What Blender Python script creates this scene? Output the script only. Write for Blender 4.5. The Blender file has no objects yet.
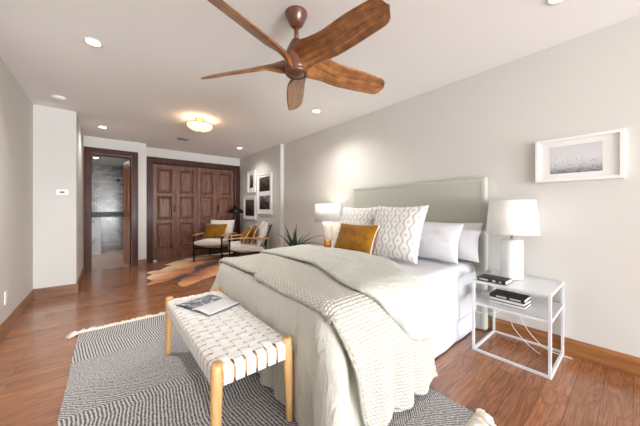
import bpy, bmesh, math, random
from mathutils import Vector, Matrix, noise
R = math.radians
PI = math.pi
random.seed(7)
scene = bpy.context.scene
C = scene.collection

# ------------------------------------------------------------------ camera
H = 1.155
TH = math.atan(214 / 259)
cd = bpy.data.cameras.new('camera')
cam = bpy.data.objects.new('camera', cd)
C.objects.link(cam)
cam.location = (0, 0, H)
cam.rotation_euler = (R(90), 0, -TH)
cd.sensor_width = 36
cd.lens = 259 / 640 * 36
cd.shift_y = -3.8 / 640
cd.clip_start = 0.02
scene.camera = cam

# ------------------------------------------------------------------ world, daylight, exposure
w = bpy.data.worlds.new('world')
scene.world = w
w.use_nodes = True
wn = w.node_tree
bg = wn.nodes['Background']
bg.inputs[0].default_value = (0.86, 0.93, 1.0, 1)
bg.inputs[1].default_value = 2.0

def area_light(name, loc, rot, sx, sy, power, col):
    l = bpy.data.lights.new(name, 'AREA')
    l.shape = 'RECTANGLE'
    l.size, l.size_y, l.energy, l.color = sx, sy, power, col
    o = bpy.data.objects.new(name, l)
    C.objects.link(o)
    o.location, o.rotation_euler = loc, rot
    return o
area_light('daylight', (1.06, -7.45, 1.3), (R(95), 0, 0), 3.3, 2.3, 235, (0.92, 0.96, 1.0))
area_light('ceiling_fill', (1.06, -7.35, 0.45), (R(115), 0, 0), 3.3, 1.2, 480, (0.92, 0.96, 1.0))  # added fill lamp, tilted up through the window to brighten the ceiling

def spot(name, loc, power, col=(1, 0.86, 0.70), size=110, radius=0.05):
    l = bpy.data.lights.new(name, 'SPOT')
    l.energy, l.color, l.spot_size, l.spot_blend = power, col, R(size), 1.0
    l.shadow_soft_size = radius
    o = bpy.data.objects.new(name, l)
    C.objects.link(o)
    o.location = loc
    return o
def point(name, loc, power, col=(1, 0.80, 0.58), radius=0.04):
    l = bpy.data.lights.new(name, 'POINT')
    l.energy, l.color, l.shadow_soft_size = power, col, radius
    o = bpy.data.objects.new(name, l)
    C.objects.link(o)
    o.location = loc
    return o

vs = scene.view_settings
vs.view_transform = 'Standard'
vs.look = 'None'
vs.gamma = 1
vs.use_curve_mapping = False
vs.exposure = 0.82

# ------------------------------------------------------------------ materials
def srgb(r, g, b):
    def f(c):
        c /= 255
        return c / 12.92 if c <= 0.04045 else ((c + 0.055) / 1.055) ** 2.4
    return (f(r), f(g), f(b), 1)

class NT:
    """small node tree builder"""
    def __init__(s, name):
        s.m = bpy.data.materials.new(name)
        s.m.use_nodes = True
        s.t = s.m.node_tree
        s.b = s.t.nodes['Principled BSDF']
    def n(s, typ, **kw):
        nd = s.t.nodes.new(typ)
        for k, v in kw.items():
            if k.startswith('i_'):
                key = k[2:].replace('_', ' ')
                nd.inputs[key].default_value = v
            else:
                setattr(nd, k, v)
        return nd
    def l(s, a, b):
        s.t.links.new(a, b)
    def coord(s, kind='Object', scale=(1, 1, 1), rot=(0, 0, 0)):
        tc = s.n('ShaderNodeTexCoord')
        mp = s.n('ShaderNodeMapping')
        mp.inputs['Scale'].default_value = scale
        mp.inputs['Rotation'].default_value = rot
        s.l(tc.outputs[kind], mp.inputs[0])
        return mp.outputs[0]
    def math(s, op, a, b=None, c=None, clamp=False):
        nd = s.n('ShaderNodeMath', operation=op)
        nd.use_clamp = clamp
        for i, v in enumerate((a, b, c)):
            if v is None: continue
            if isinstance(v, (int, float)): nd.inputs[i].default_value = v
            else: s.l(v, nd.inputs[i])
        return nd.outputs[0]
    def ramp(s, fac, stops):
        r = s.n('ShaderNodeValToRGB')
        while len(r.color_ramp.elements) < len(stops):
            r.color_ramp.elements.new(0.5)
        for e, (p, c) in zip(r.color_ramp.elements, stops):
            e.position, e.color = p, c
        s.l(fac, r.inputs[0])
        return r.outputs[0]
    def mix(s, fac, a, b, mode='MIX'):
        m = s.n('ShaderNodeMix', data_type='RGBA', blend_type=mode)
        for sock, v in ((m.inputs[0], fac), (m.inputs[6], a), (m.inputs[7], b)):
            if isinstance(v, (int, float, tuple)): sock.default_value = v
            else: s.l(v, sock)
        return m.outputs[2]
    def noise(s, vec, scale, detail=4, rough=0.5, dist=0):
        nd = s.n('ShaderNodeTexNoise')
        nd.inputs['Scale'].default_value = scale
        nd.inputs['Detail'].default_value = detail
        nd.inputs['Roughness'].default_value = rough
        nd.inputs['Distortion'].default_value = dist
        s.l(vec, nd.inputs['Vector'])
        return nd.outputs['Fac']
    def sep(s, vec):
        x = s.n('ShaderNodeSeparateXYZ')
        s.l(vec, x.inputs[0])
        return x.outputs
    def bump(s, h, strength=0.3, dist=0.01):
        b = s.n('ShaderNodeBump')
        b.inputs['Strength'].default_value = strength
        b.inputs['Distance'].default_value = dist
        s.l(h, b.inputs['Height'])
        s.l(b.outputs[0], s.b.inputs['Normal'])
    def col(s, v):
        if isinstance(v, tuple): s.b.inputs['Base Color'].default_value = v
        else: s.l(v, s.b.inputs['Base Color'])
    def set(s, **kw):
        for k, v in kw.items():
            s.b.inputs[k.replace('_', ' ')].default_value = v

def plain(name, col, rough=0.5, metal=0.0, bumpscale=None, bumpstr=0.1, var=0.03):
    t = NT(name)
    v = t.coord()
    nz = t.noise(v, bumpscale or 30, 3)
    c2 = tuple(min(1, x * (1 + var * 2)) for x in col[:3]) + (1,)
    c1 = tuple(x * (1 - var * 2) for x in col[:3]) + (1,)
    t.col(t.ramp(nz, [(0.3, c1), (0.7, c2)]))
    t.set(Roughness=rough, Metallic=metal)
    if bumpscale: t.bump(nz, bumpstr, 0.003)
    return t.m

def wood(name, dark, light, axis='z', grain=1.0, rough=0.4, coat=0.0, figure=1.0):
    t = NT(name)
    sc = {'x': (1.2, 14, 14), 'y': (14, 1.2, 14), 'z': (14, 14, 1.2)}[axis]
    v = t.coord('Object', sc)
    n1 = t.noise(v, 1.6 * grain, 5, 0.6, 0.6 * figure)
    n2 = t.noise(v, 9 * grain, 4, 0.7, 0.3)
    f = t.math('ADD', t.math('MULTIPLY', n1, 0.7), t.math('MULTIPLY', n2, 0.3))
    t.col(t.ramp(f, [(0.36, dark), (0.62, light)]))
    t.set(Roughness=rough, Coat_Weight=coat, Coat_Roughness=0.15, Specular_IOR_Level=0.25 if rough == 0.38 or rough == 0.5 else 0.5)
    t.bump(n2, 0.12, 0.002)
    return t.m

M = {}
M['wall'] = plain('wall_paint', srgb(213, 211, 206), 0.85, 0, 180, 0.08, 0.004)
M['ceiling'] = plain('ceiling_paint', srgb(241, 241, 240), 0.9, 0, 160, 0.06, 0.004)
M['white_metal'] = plain('white_powder_coated_metal', srgb(224, 225, 227), 0.35, 0, None, 0, 0.005)
M['black_metal'] = plain('black_metal', srgb(28, 27, 28), 0.4, 0.6)
M['dark_metal'] = plain('dark_bronze', srgb(45, 38, 34), 0.35, 0.8)
M['brass'] = plain('brass', srgb(196, 150, 84), 0.3, 0.9)
M['white_plastic'] = plain('white_plastic', srgb(238, 238, 236), 0.4, 0, None, 0, 0.004)
M['grey_plastic'] = plain('grey_plastic', srgb(120, 122, 124), 0.5)
M['oak'] = wood('light_oak', srgb(190, 138, 84), srgb(222, 178, 122), 'z', 1.0, 0.45)
M['oak_h'] = wood('light_oak_rail', srgb(190, 138, 84), srgb(222, 178, 122), 'y', 1.0, 0.45)
M['arm_wood'] = wood('arm_wood', srgb(196, 142, 84), srgb(226, 176, 116), 'x', 1.0, 0.45)
M['walnut_z'] = wood('walnut_upright', srgb(44, 21, 15), srgb(88, 46, 33), 'z', 1.1, 0.5, 0.05)
M['walnut_x'] = wood('walnut_level', srgb(54, 30, 23), srgb(100, 62, 48), 'x', 1.1, 0.38, 0.15)
M['door_z'] = wood('closet_door_wood', srgb(72, 44, 35), srgb(142, 100, 84), 'z', 1.3, 0.38, 0.05, 2.0)
M['door_x'] = wood('closet_door_rail_wood', srgb(96, 62, 50), srgb(142, 100, 84), 'x', 1.2, 0.38, 0.2, 2.0)
M['bath_door'] = wood('bath_door_wood', srgb(138, 66, 26), srgb(196, 108, 50), 'z', 1.0, 0.35, 0.2)
M['base_y'] = wood('baseboard_wood_y', srgb(112, 68, 36), srgb(168, 112, 64), 'y', 1.0, 0.35, 0.2)
M['base_x'] = wood('baseboard_wood_x', srgb(96, 58, 38), srgb(140, 92, 62), 'x', 1.0, 0.35, 0.2)
M['fan_hub'] = wood('fan_hub_wood', srgb(84, 48, 30), srgb(118, 72, 48), 'x', 0.6, 0.3, 0.4)

def fan_wood():
    t = NT('fan_blade_wood')
    tc = t.n('ShaderNodeUVMap')
    mp = t.n('ShaderNodeMapping'); mp.inputs['Scale'].default_value = (3, 45, 1)
    t.l(tc.outputs[0], mp.inputs[0])
    n1 = t.noise(mp.outputs[0], 1.0, 5, 0.6, 0.4)
    mp2 = t.n('ShaderNodeMapping'); mp2.inputs['Scale'].default_value = (14, 10, 1)
    t.l(tc.outputs[0], mp2.inputs[0])
    n2 = t.noise(mp2.outputs[0], 1.0, 3, 0.5)
    f = t.math('ADD', t.math('MULTIPLY', n1, 0.65), t.math('MULTIPLY', n2, 0.35))
    t.col(t.ramp(f, [(0.33, srgb(84, 50, 24)), (0.5, srgb(142, 90, 46)), (0.66, srgb(186, 130, 74))]))
    t.set(Roughness=0.38, Coat_Weight=0.25, Coat_Roughness=0.2)
    return t.m
M['fan'] = fan_wood()

def floor_mat():
    t = NT('plank_floor')
    v = t.coord()
    br = t.n('ShaderNodeTexBrick')
    br.offset = 0.37; br.offset_frequency = 2
    t.l(v, br.inputs['Vector'])
    br.inputs['Color1'].default_value = (0, 0, 0, 1)
    br.inputs['Color2'].default_value = (1, 1, 1, 1)
    br.inputs['Mortar'].default_value = (0.5, 0.5, 0.5, 1)
    br.inputs['Scale'].default_value = 1
    br.inputs['Mortar Size'].default_value = 0.0012
    br.inputs['Mortar Smooth'].default_value = 0.2
    br.inputs['Brick Width'].default_value = 1.35
    br.inputs['Row Height'].default_value = 0.125
    tone = br.outputs['Color']
    # per-plank offset of the grain
    off = t.n('ShaderNodeVectorMath', operation='MULTIPLY_ADD')
    t.l(tone, off.inputs[0]); off.inputs[1].default_value = (7.3, 3.1, 0); t.l(v, off.inputs[2])
    mp = t.n('ShaderNodeMapping'); mp.inputs['Scale'].default_value = (1.6, 13, 1)
    t.l(off.outputs[0], mp.inputs[0])
    n1 = t.noise(mp.outputs[0], 1.1, 2, 0.5, 0.5)
    rings = t.math('SINE', t.math('MULTIPLY', n1, 44))
    rings = t.math('MULTIPLY_ADD', rings, 0.5, 0.5)
    mp2 = t.n('ShaderNodeMapping'); mp2.inputs['Scale'].default_value = (5, 120, 1)
    t.l(off.outputs[0], mp2.inputs[0])
    n2 = t.noise(mp2.outputs[0], 1.0, 4, 0.6)
    g = t.math('ADD', t.math('MULTIPLY', rings, 0.18), t.math('MULTIPLY', n2, 0.82))
    base = t.ramp(g, [(0.26, srgb(130, 80, 50)), (0.78, srgb(192, 136, 96))])
    tint = t.ramp(tone, [(0, srgb(212, 202, 198)), (1, srgb(255, 252, 248))])
    c = t.mix(0.85, base, tint, 'MULTIPLY')
    c = t.mix(br.outputs['Fac'], c, srgb(70, 38, 22))
    t.col(c)
    t.set(Roughness=0.24, Coat_Weight=0.4, Coat_Roughness=0.12)
    h = t.math('SUBTRACT', t.math('MULTIPLY', g, 0.25), br.outputs['Fac'])
    t.bump(h, 0.12, 0.002)
    return t.m
M['floor'] = floor_mat()

def bath_floor():
    t = NT('bath_floor_tile')
    v = t.coord()
    n = t.noise(v, 5, 4)
    t.col(t.ramp(n, [(0.3, srgb(168, 140, 118)), (0.7, srgb(196, 170, 146))]))
    t.set(Roughness=0.3)
    return t.m
M['bath_floor'] = bath_floor()

def tile_mat(name, c1, c2, bw, rh, gloss=0.2, plane='xz', mortar=(150, 146, 142)):
    t = NT(name)
    v = t.coord('Object', rot=(R(90), 0, 0) if plane == 'xz' else (R(90), 0, R(90)))
    s = t.sep(t.coord())
    cb = t.n('ShaderNodeCombineXYZ')
    t.l(s[0] if plane == 'xz' else s[1], cb.inputs[0]); t.l(s[2], cb.inputs[1])
    br = t.n('ShaderNodeTexBrick')
    t.l(cb.outputs[0], br.inputs['Vector'])
    br.inputs['Color1'].default_value = c1; br.inputs['Color2'].default_value = c2
    br.inputs['Mortar'].default_value = srgb(*mortar)
    br.inputs['Scale'].default_value = 1
    br.inputs['Mortar Size'].default_value = 0.004
    br.inputs['Brick Width'].default_value = bw
    br.inputs['Row Height'].default_value = rh
    t.col(br.outputs['Color'])
    t.set(Roughness=gloss)
    n = t.noise(cb.outputs[0], 9, 2)
    t.bump(t.math('SUBTRACT', t.math('MULTIPLY', n, 1.2), br.outputs['Fac']), 0.16, 0.004)
    return t.m
M['tile'] = tile_mat('grey_glazed_tile', srgb(104, 100, 98), srgb(160, 156, 150), 0.13, 0.065, mortar=(90, 86, 84))
M['tile_side'] = tile_mat('grey_glazed_tile_side', srgb(112, 108, 106), srgb(142, 138, 134), 0.20, 0.10, plane='yz')
M['mosaic'] = tile_mat('dark_mosaic', srgb(34, 32, 34), srgb(96, 92, 90), 0.05, 0.03, 0.45, mortar=(60, 58, 58))

def fabric(name, col, scale=420, strength=0.25, rough=0.9, var=0.05, wrinkle=0.0, wscale=5):
    t = NT(name)
    v = t.coord()
    n = t.noise(v, scale, 2, 0.6)
    c1 = tuple(x * (1 - var) for x in col[:3]) + (1,)
    c2 = tuple(min(1, x * (1 + var)) for x in col[:3]) + (1,)
    t.col(t.ramp(n, [(0.3, c1), (0.7, c2)]))
    t.set(Roughness=rough, Sheen_Weight=0.15)
    if wrinkle:
        n2 = t.noise(t.coord('Object', (1, 1, 0.28)), wscale, 4, 0.6, 0.9)
        n = t.math('ADD', t.math('MULTIPLY', n, 0.02), t.math('MULTIPLY', n2, wrinkle))
        t.bump(n, strength, 0.05)
    else:
        t.bump(n, strength, 0.002)
    return t.m
M['duvet'] = fabric('duvet_cotton', srgb(196, 194, 183), wrinkle=0.9, strength=0.7, wscale=7)
M['duvet_fold'] = fabric('duvet_lining_cotton', srgb(192, 194, 184), wrinkle=1.0, strength=0.7, wscale=7)
M['white_cotton'] = fabric('white_cotton', srgb(216, 216, 219), wrinkle=0.5, strength=0.35, wscale=5)
M['skirt'] = fabric('bed_skirt_cotton', srgb(208, 213, 224), wrinkle=0.3, strength=0.3)
M['headboard'] = fabric('sage_linen', srgb(178, 179, 168), scale=260, strength=0.5, var=0.07)
M['chair_white'] = fabric('oatmeal_upholstery', srgb(226, 220, 214), scale=220, strength=0.4)
M['shade'] = fabric('lamp_shade_linen', srgb(244, 243, 240), scale=300, strength=0.15, var=0.02)
M['fringe'] = fabric('rug_fringe_wool', srgb(222, 214, 202), scale=200, strength=0.4)
M['leather'] = plain('white_leather', srgb(240, 238, 234), 0.5, 0, 160, 0.12, 0.015)
M['cream_trim'] = fabric('cream_piping', srgb(232, 222, 200))

def velvet(name, c1, c2):
    t = NT(name)
    v = t.coord()
    n = t.noise(v, 60, 5, 0.7, 0.5)
    n2 = t.noise(v, 6, 3, 0.5, 0.5)
    t.col(t.ramp(t.math('ADD', t.math('MULTIPLY', n, 0.6), t.math('MULTIPLY', n2, 0.4)), [(0.36, c1), (0.62, c2)]))
    t.set(Roughness=0.85, Sheen_Weight=0.1, Specular_IOR_Level=0.2)
    t.bump(n, 0.4, 0.003)
    return t.m
M['gold'] = velvet('gold_velvet', srgb(108, 68, 6), srgb(164, 112, 22))

def striped_sheet():
    t = NT('ribbed_white_coverlet')
    v = t.coord('UV')
    s = t.sep(v)
    st = t.math('MULTIPLY_ADD', t.math('SINE', t.math('MULTIPLY', s[1], 2 * PI / 0.022)), 0.5, 0.5)
    t.col(t.ramp(st, [(0.0, srgb(196, 197, 201)), (0.5, srgb(220, 220, 223))]))
    t.set(Roughness=0.85)
    n2 = t.noise(t.coord(), 5, 3, 0.5, 1.0)
    t.bump(t.math('ADD', t.math('MULTIPLY', st, 0.02), t.math('MULTIPLY', n2, 0.5)), 0.3, 0.05)
    return t.m
M['sheet'] = striped_sheet()

def knit():
    t = NT('cream_chunky_knit')
    v = t.coord('UV')
    s = t.sep(v)
    row = t.math('MULTIPLY', s[0], 2 * PI / 0.0185)
    st = t.math('MULTIPLY', s[1], 2 * PI / 0.0185)
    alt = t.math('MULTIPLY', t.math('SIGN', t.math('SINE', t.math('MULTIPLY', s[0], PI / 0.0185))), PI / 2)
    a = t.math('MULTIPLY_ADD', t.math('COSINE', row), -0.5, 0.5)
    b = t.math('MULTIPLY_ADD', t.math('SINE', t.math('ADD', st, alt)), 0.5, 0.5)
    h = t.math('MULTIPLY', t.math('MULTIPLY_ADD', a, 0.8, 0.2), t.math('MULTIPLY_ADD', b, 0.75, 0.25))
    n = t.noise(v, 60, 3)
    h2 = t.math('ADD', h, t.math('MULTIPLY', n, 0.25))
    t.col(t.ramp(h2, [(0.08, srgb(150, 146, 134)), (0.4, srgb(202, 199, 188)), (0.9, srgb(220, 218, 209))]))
    t.set(Roughness=0.95)
    t.bump(h2, 0.9, 0.008)
    return t.m
M['knit'] = knit()

def ogee():
    t = NT('ogee_patterned_fabric')
    v = t.coord('UV')
    s = t.sep(v)
    # UV runs 0..1 across the front
    sx_ = t.math('SINE', t.math('MULTIPLY', s[0], PI * 8.0))
    sy_ = t.math('SINE', t.math('MULTIPLY', s[1], 2 * PI * 4.2))
    line = t.math('ABSOLUTE', t.math('SUBTRACT', sx_, t.math('MULTIPLY', sy_, 0.55)))
    band = t.math('SUBTRACT', 1, t.math('MULTIPLY', t.math('SUBTRACT', line, 0.30), 12), clamp=True)
    prod = t.math('MULTIPLY', sx_, sy_)
    dots = t.math('MULTIPLY', t.math('SUBTRACT', -0.72, prod), 10, clamp=True)
    f = t.math('MAXIMUM', band, t.math('MULTIPLY', dots, 0.75))
    n = t.noise(v, 90, 2)
    f = t.math('MULTIPLY', f, t.math('MULTIPLY_ADD', n, 0.5, 0.7), clamp=True)
    t.col(t.mix(f, srgb(232, 230, 226), srgb(190, 188, 187)))
    t.set(Roughness=0.9)
    t.bump(t.math('ADD', t.math('MULTIPLY', f, -0.5), n), 0.35, 0.003)
    return t.m
M['ogee'] = ogee()

def rug_mat():
    t = NT('woven_zigzag_wool')
    v = t.coord('Object')
    s = t.sep(v)
    n0 = t.noise(v, 4, 2)
    yy = t.math('ADD', s[1], t.math('MULTIPLY', n0, 0.05))
    # bands of differing slant
    tri = t.math('PINGPONG', yy, 0.37)
    slant = t.math('MULTIPLY', t.math('GREATER_THAN', t.math('PINGPONG', t.math('ADD', yy, 0.30), 0.74), 0.40), 0.9)
    ph = t.math('ADD', s[0], t.math('MULTIPLY', tri, t.math('ADD', slant, 0.12)))
    ph = t.math('ADD', ph, t.math('MULTIPLY', t.noise(v, 14, 2), 0.012))
    st = t.math('MULTIPLY_ADD', t.math('SINE', t.math('MULTIPLY', ph, 2 * PI / 0.018)), 0.5, 0.5)
    mp = t.n('ShaderNodeMapping'); mp.inputs['Scale'].default_value = (110, 70, 1)
    t.l(v, mp.inputs[0])
    n = t.noise(mp.outputs[0], 1, 2, 0.6)
    f = t.math('ADD', t.math('MULTIPLY', st, 0.75), t.math('MULTIPLY', t.math('SUBTRACT', n, 0.5), 1.9))
    t.col(t.ramp(f, [(0.0, srgb(84, 84, 90)), (0.34, srgb(146, 145, 147)), (0.68, srgb(212, 209, 205))]))
    t.set(Roughness=0.95)
    t.bump(f, 0.7, 0.006)
    return t.m
M['rug'] = rug_mat()

def hide_mat():
    t = NT('brindled_cowhide')
    v = t.coord('Object')
    s = t.sep(v)
    n1 = t.noise(v, 2.3, 4, 0.6, 0.6)
    n2 = t.noise(v, 30, 3, 0.7)
    # dark dorsal stripe along the local x axis, pale belly edges by natural marking
    d = t.math('ABSOLUTE', t.math('ADD', s[1], t.math('MULTIPLY', t.math('SUBTRACT', n1, 0.5), 0.35)))
    f = t.math('ADD', t.math('MULTIPLY', d, 0.95), t.math('MULTIPLY', t.math('SUBTRACT', n2, 0.5), 0.35))
    f = t.math('ADD', f, t.math('MULTIPLY', t.math('SUBTRACT', n1, 0.5), 0.95))
    t.col(t.ramp(f, [(0.0, srgb(40, 20, 12)), (0.05, srgb(84, 42, 20)), (0.14, srgb(176, 100, 48)), (0.36, srgb(222, 152, 92)), (0.6, srgb(246, 214, 176))]))
    t.set(Roughness=0.7, Sheen_Weight=0.2)
    t.bump(n2, 0.3, 0.003)
    return t.m
M['hide'] = hide_mat()

def emit(name, col, strength):
    t = NT(name)
    t.col(col)
    t.b.inputs['Emission Color'].default_value = col
    t.b.inputs['Emission Strength'].default_value = strength
    return t.m
M['bulb'] = emit('lit_lens', (1, 0.93, 0.82, 1), 14)
M['alabaster'] = emit('lit_alabaster', (1, 0.80, 0.56, 1), 0.55)

def glass():
    t = NT('window_glass')
    out = t.t.nodes['Material Output']
    tr = t.n('ShaderNodeBsdfTransparent'); gl = t.n('ShaderNodeBsdfGlossy'); gl.inputs['Roughness'].default_value = 0.02
    mx = t.n('ShaderNodeMixShader'); mx.inputs[0].default_value = 0.06
    t.l(tr.outputs[0], mx.inputs[1]); t.l(gl.outputs[0], mx.inputs[2]); t.l(mx.outputs[0], out.inputs[0])
    return t.m
M['glass'] = glass()

def print_sea():
    t = NT('seabird_print')
    v = t.coord('UV')
    s = t.sep(v)
    sky = t.ramp(s[1], [(0.0, srgb(150, 152, 156)), (0.28, srgb(196, 197, 200)), (0.5, srgb(214, 215, 217)), (1, srgb(206, 208, 211))])
    mp = t.n('ShaderNodeMapping'); mp.inputs['Scale'].default_value = (4, 26, 1); t.l(v, mp.inputs[0])
    wv = t.noise(mp.outputs[0], 1.5, 4, 0.7)
    mask = t.math('SUBTRACT', 1, t.math('MULTIPLY', s[1], 4.6), clamp=True)
    wvm = t.math('MULTIPLY', t.math('GREATER_THAN', wv, 0.50), mask)
    c = t.mix(wvm, sky, srgb(84, 86, 92))
    mp2 = t.n('ShaderNodeMapping'); mp2.inputs['Scale'].default_value = (40, 17, 1); t.l(v, mp2.inputs[0])
    vo = t.n('ShaderNodeTexVoronoi'); vo.inputs['Scale'].default_value = 1; t.l(mp2.outputs[0], vo.inputs['Vector'])
    bird = t.math('LESS_THAN', vo.outputs['Distance'], 0.3)
    cs = t.sep(vo.outputs['Color'])
    dens = t.math('GREATER_THAN', t.math('SUBTRACT', 0.95, t.math('MULTIPLY', s[1], 1.55)), cs[0])
    c = t.mix(t.math('MULTIPLY', t.math('MULTIPLY', bird, dens), 0.75), c, srgb(66, 68, 74))
    t.col(c); t.set(Roughness=0.5)
    return t.m
M['print_sea'] = print_sea()

def print_dark(name, a, b, c3, sc):
    t = NT(name)
    v = t.coord('UV')
    s = t.sep(v)
    n = t.noise(v, sc, 5, 0.65, 0.8)
    f = t.math('ADD', n, t.math('MULTIPLY', t.math('SUBTRACT', s[1], 0.5), 0.25))
    t.col(t.ramp(f, [(0.36, a), (0.5, b), (0.7, c3)]))
    t.set(Roughness=0.35)
    return t.m
M['print_landscape'] = print_dark('dark_landscape_print', srgb(34, 26, 24), srgb(66, 54, 50), srgb(112, 98, 92), 3.0)
M['print_figure'] = print_dark('dark_figure_print', srgb(26, 24, 28), srgb(66, 62, 70), srgb(168, 158, 160), 2.4)
M['print_small'] = print_dark('dark_vertical_print', srgb(30, 26, 26), srgb(96, 86, 84), srgb(176, 164, 158), 2.2)
M['mat_board'] = plain('mat_board', srgb(236, 235, 233), 0.8, 0, None, 0, 0.003)
M['frame_white'] = plain('white_frame', srgb(240, 239, 237), 0.4, 0, None, 0, 0.004)

def page(name, photo):
    t = NT(name)
    v = t.coord('UV')
    s = t.sep(v)
    if photo:
        mp = t.n('ShaderNodeMapping'); mp.inputs['Scale'].default_value = (3, 7, 1); t.l(v, mp.inputs[0])
        n = t.noise(mp.outputs[0], 1, 5, 0.7, 0.6)
        c = t.ramp(n, [(0.38, srgb(54, 58, 68)), (0.5, srgb(122, 128, 140)), (0.6, srgb(206, 208, 212))])
        c = t.mix(t.math('GREATER_THAN', s[0], 0.80), c, srgb(228, 228, 226))
    else:
        ln = t.math('GREATER_THAN', t.math('SINE', t.math('MULTIPLY', s[1], 2 * PI * 24)), 0.35)
        inn = t.math('MULTIPLY', t.math('LESS_THAN', t.math('ABSOLUTE', t.math('SUBTRACT', s[0], 0.5)), 0.38),
                     t.math('LESS_THAN', t.math('ABSOLUTE', t.math('SUBTRACT', s[1], 0.5)), 0.42))
        c = t.mix(t.math('MULTIPLY', t.math('MULTIPLY', ln, inn), 0.35), srgb(226, 227, 227), srgb(120, 122, 126))
    t.col(c); t.set(Roughness=0.4)
    return t.m
M['page_photo'] = page('photo_page', True)
M['page_text'] = page('text_page', False)
M['paper'] = plain('paper_block', srgb(224, 220, 210), 0.8, 0, 200, 0.1)
M['book_black'] = plain('black_cloth_cover', srgb(38, 38, 42), 0.55, 0, 300, 0.1)
M['book_white'] = plain('white_cover', srgb(228, 228, 226), 0.5)
M['book_label'] = plain('printed_label', srgb(206, 204, 198), 0.5)
M['ceramic'] = plain('white_ceramic', srgb(238, 238, 238), 0.25, 0, None, 0, 0.004)
M['porcelain'] = plain('porcelain', srgb(235, 236, 238), 0.12, 0, None, 0, 0.003)
M['leaf'] = wood('succulent_leaf', srgb(22, 44, 34), srgb(50, 84, 62), 'z', 1.0, 0.4)
M['pot'] = plain('dark_planter', srgb(60, 56, 54), 0.6, 0, 60, 0.2)
M['soil'] = plain('potting_soil', srgb(52, 38, 28), 0.95, 0, 60, 0.8, 0.2)
M['pony'] = plain('pony_wall_panel', srgb(196, 196, 198), 0.4)
M['lampglass'] = plain('lamp_white_glass', srgb(236, 230, 222), 0.2)

# ------------------------------------------------------------------ mesh helpers
def BM():
    b = bmesh.new()
    b.loops.layers.uv.new('UVMap')
    return b

def obj(name, bm, mat, parent=None, smooth=False, bevel=0.0, sub=0, solid=0.0, kind=None, label=None, bseg=2, angle=40):
    me = bpy.data.meshes.new(name)
    bmesh.ops.recalc_face_normals(bm, faces=bm.faces)
    bm.to_mesh(me); bm.free()
    if isinstance(mat, (list, tuple)):
        for m_ in mat: me.materials.append(m_)
    else: me.materials.append(mat)
    if smooth:
        for p in me.polygons: p.use_smooth = True
    o = bpy.data.objects.new(name, me)
    C.objects.link(o)
    if parent is not None: o.parent = parent
    if solid:
        m_ = o.modifiers.new('solid', 'SOLIDIFY'); m_.thickness = abs(solid); m_.offset = -1 if solid > 0 else 1
    if bevel:
        m_ = o.modifiers.new('bevel', 'BEVEL'); m_.width = bevel; m_.segments = bseg; m_.limit_method = 'ANGLE'; m_.angle_limit = R(angle)
    if sub:
        m_ = o.modifiers.new('sub', 'SUBSURF'); m_.levels = sub; m_.render_levels = sub
    if kind: o['kind'] = kind
    if label: o['label'] = label
    return o

def struct(name, bm, mat, **k):
    return obj(name, bm, mat, kind='structure', **k)

def thing(name, label, cat, loc=(0, 0, 0), rz=0.0, group=None):
    o = bpy.data.objects.new(name, None)
    o.empty_display_size = 0.05
    C.objects.link(o)
    o.location = loc; o.rotation_euler = (0, 0, rz)
    o['label'] = label; o['category'] = cat
    if group: o['group'] = group
    return o
def tag(o, label, cat, group=None, loc=None, rot=None):
    o['label'] = label; o['category'] = cat
    if group: o['group'] = group
    if loc: o.location = loc
    if rot: o.rotation_euler = rot
    return o
def dup(root, loc, rz, label, group=None):
    r = root.copy(); C.objects.link(r)
    r.location = loc; r.rotation_euler = (0, 0, rz); r['label'] = label
    if group: r['group'] = group
    for ch in list(root.children):
        c = ch.copy(); C.objects.link(c); c.parent = r
        for g in list(ch.children):
            d = g.copy(); C.objects.link(d); d.parent = c
    return r

def box(bm, x0, x1, y0, y1, z0, z1, mat=0):
    vs_ = [bm.verts.new((x, y, z)) for x in (x0, x1) for y in (y0, y1) for z in (z0, z1)]
    uvl = bm.loops.layers.uv.active
    for f in ((0, 1, 3, 2), (4, 6, 7, 5), (0, 4, 5, 1), (2, 3, 7, 6), (0, 2, 6, 4), (1, 5, 7, 3)):
        fc = bm.faces.new([vs_[i] for i in f]); fc.material_index = mat
        for lp in fc.loops:
            c = lp.vert.co
            lp[uvl].uv = (((c.y - y0) / (y1 - y0) if abs(x1 - x0) < abs(y1 - y0) else (c.x - x0) / (x1 - x0)), (c.z - z0) / (z1 - z0))
    return vs_
def obox(bm, center, size, rot):
    vs_ = box(bm, -size[0] / 2, size[0] / 2, -size[1] / 2, size[1] / 2, -size[2] / 2, size[2] / 2)
    mt = Matrix.Translation(center) @ rot.to_4x4()
    for v in vs_: v.co = mt @ v.co
    return vs_
def rails(bm, pts, wdt):
    """square bars between pairs of axis-aligned points"""
    for a, b in pts:
        x0, x1 = sorted((a[0], b[0])); y0, y1 = sorted((a[1], b[1])); z0, z1 = sorted((a[2], b[2]))
        box(bm, x0 - wdt / 2, x1 + wdt / 2, y0 - wdt / 2, y1 + wdt / 2, z0 - wdt / 2, z1 + wdt / 2)

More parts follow.
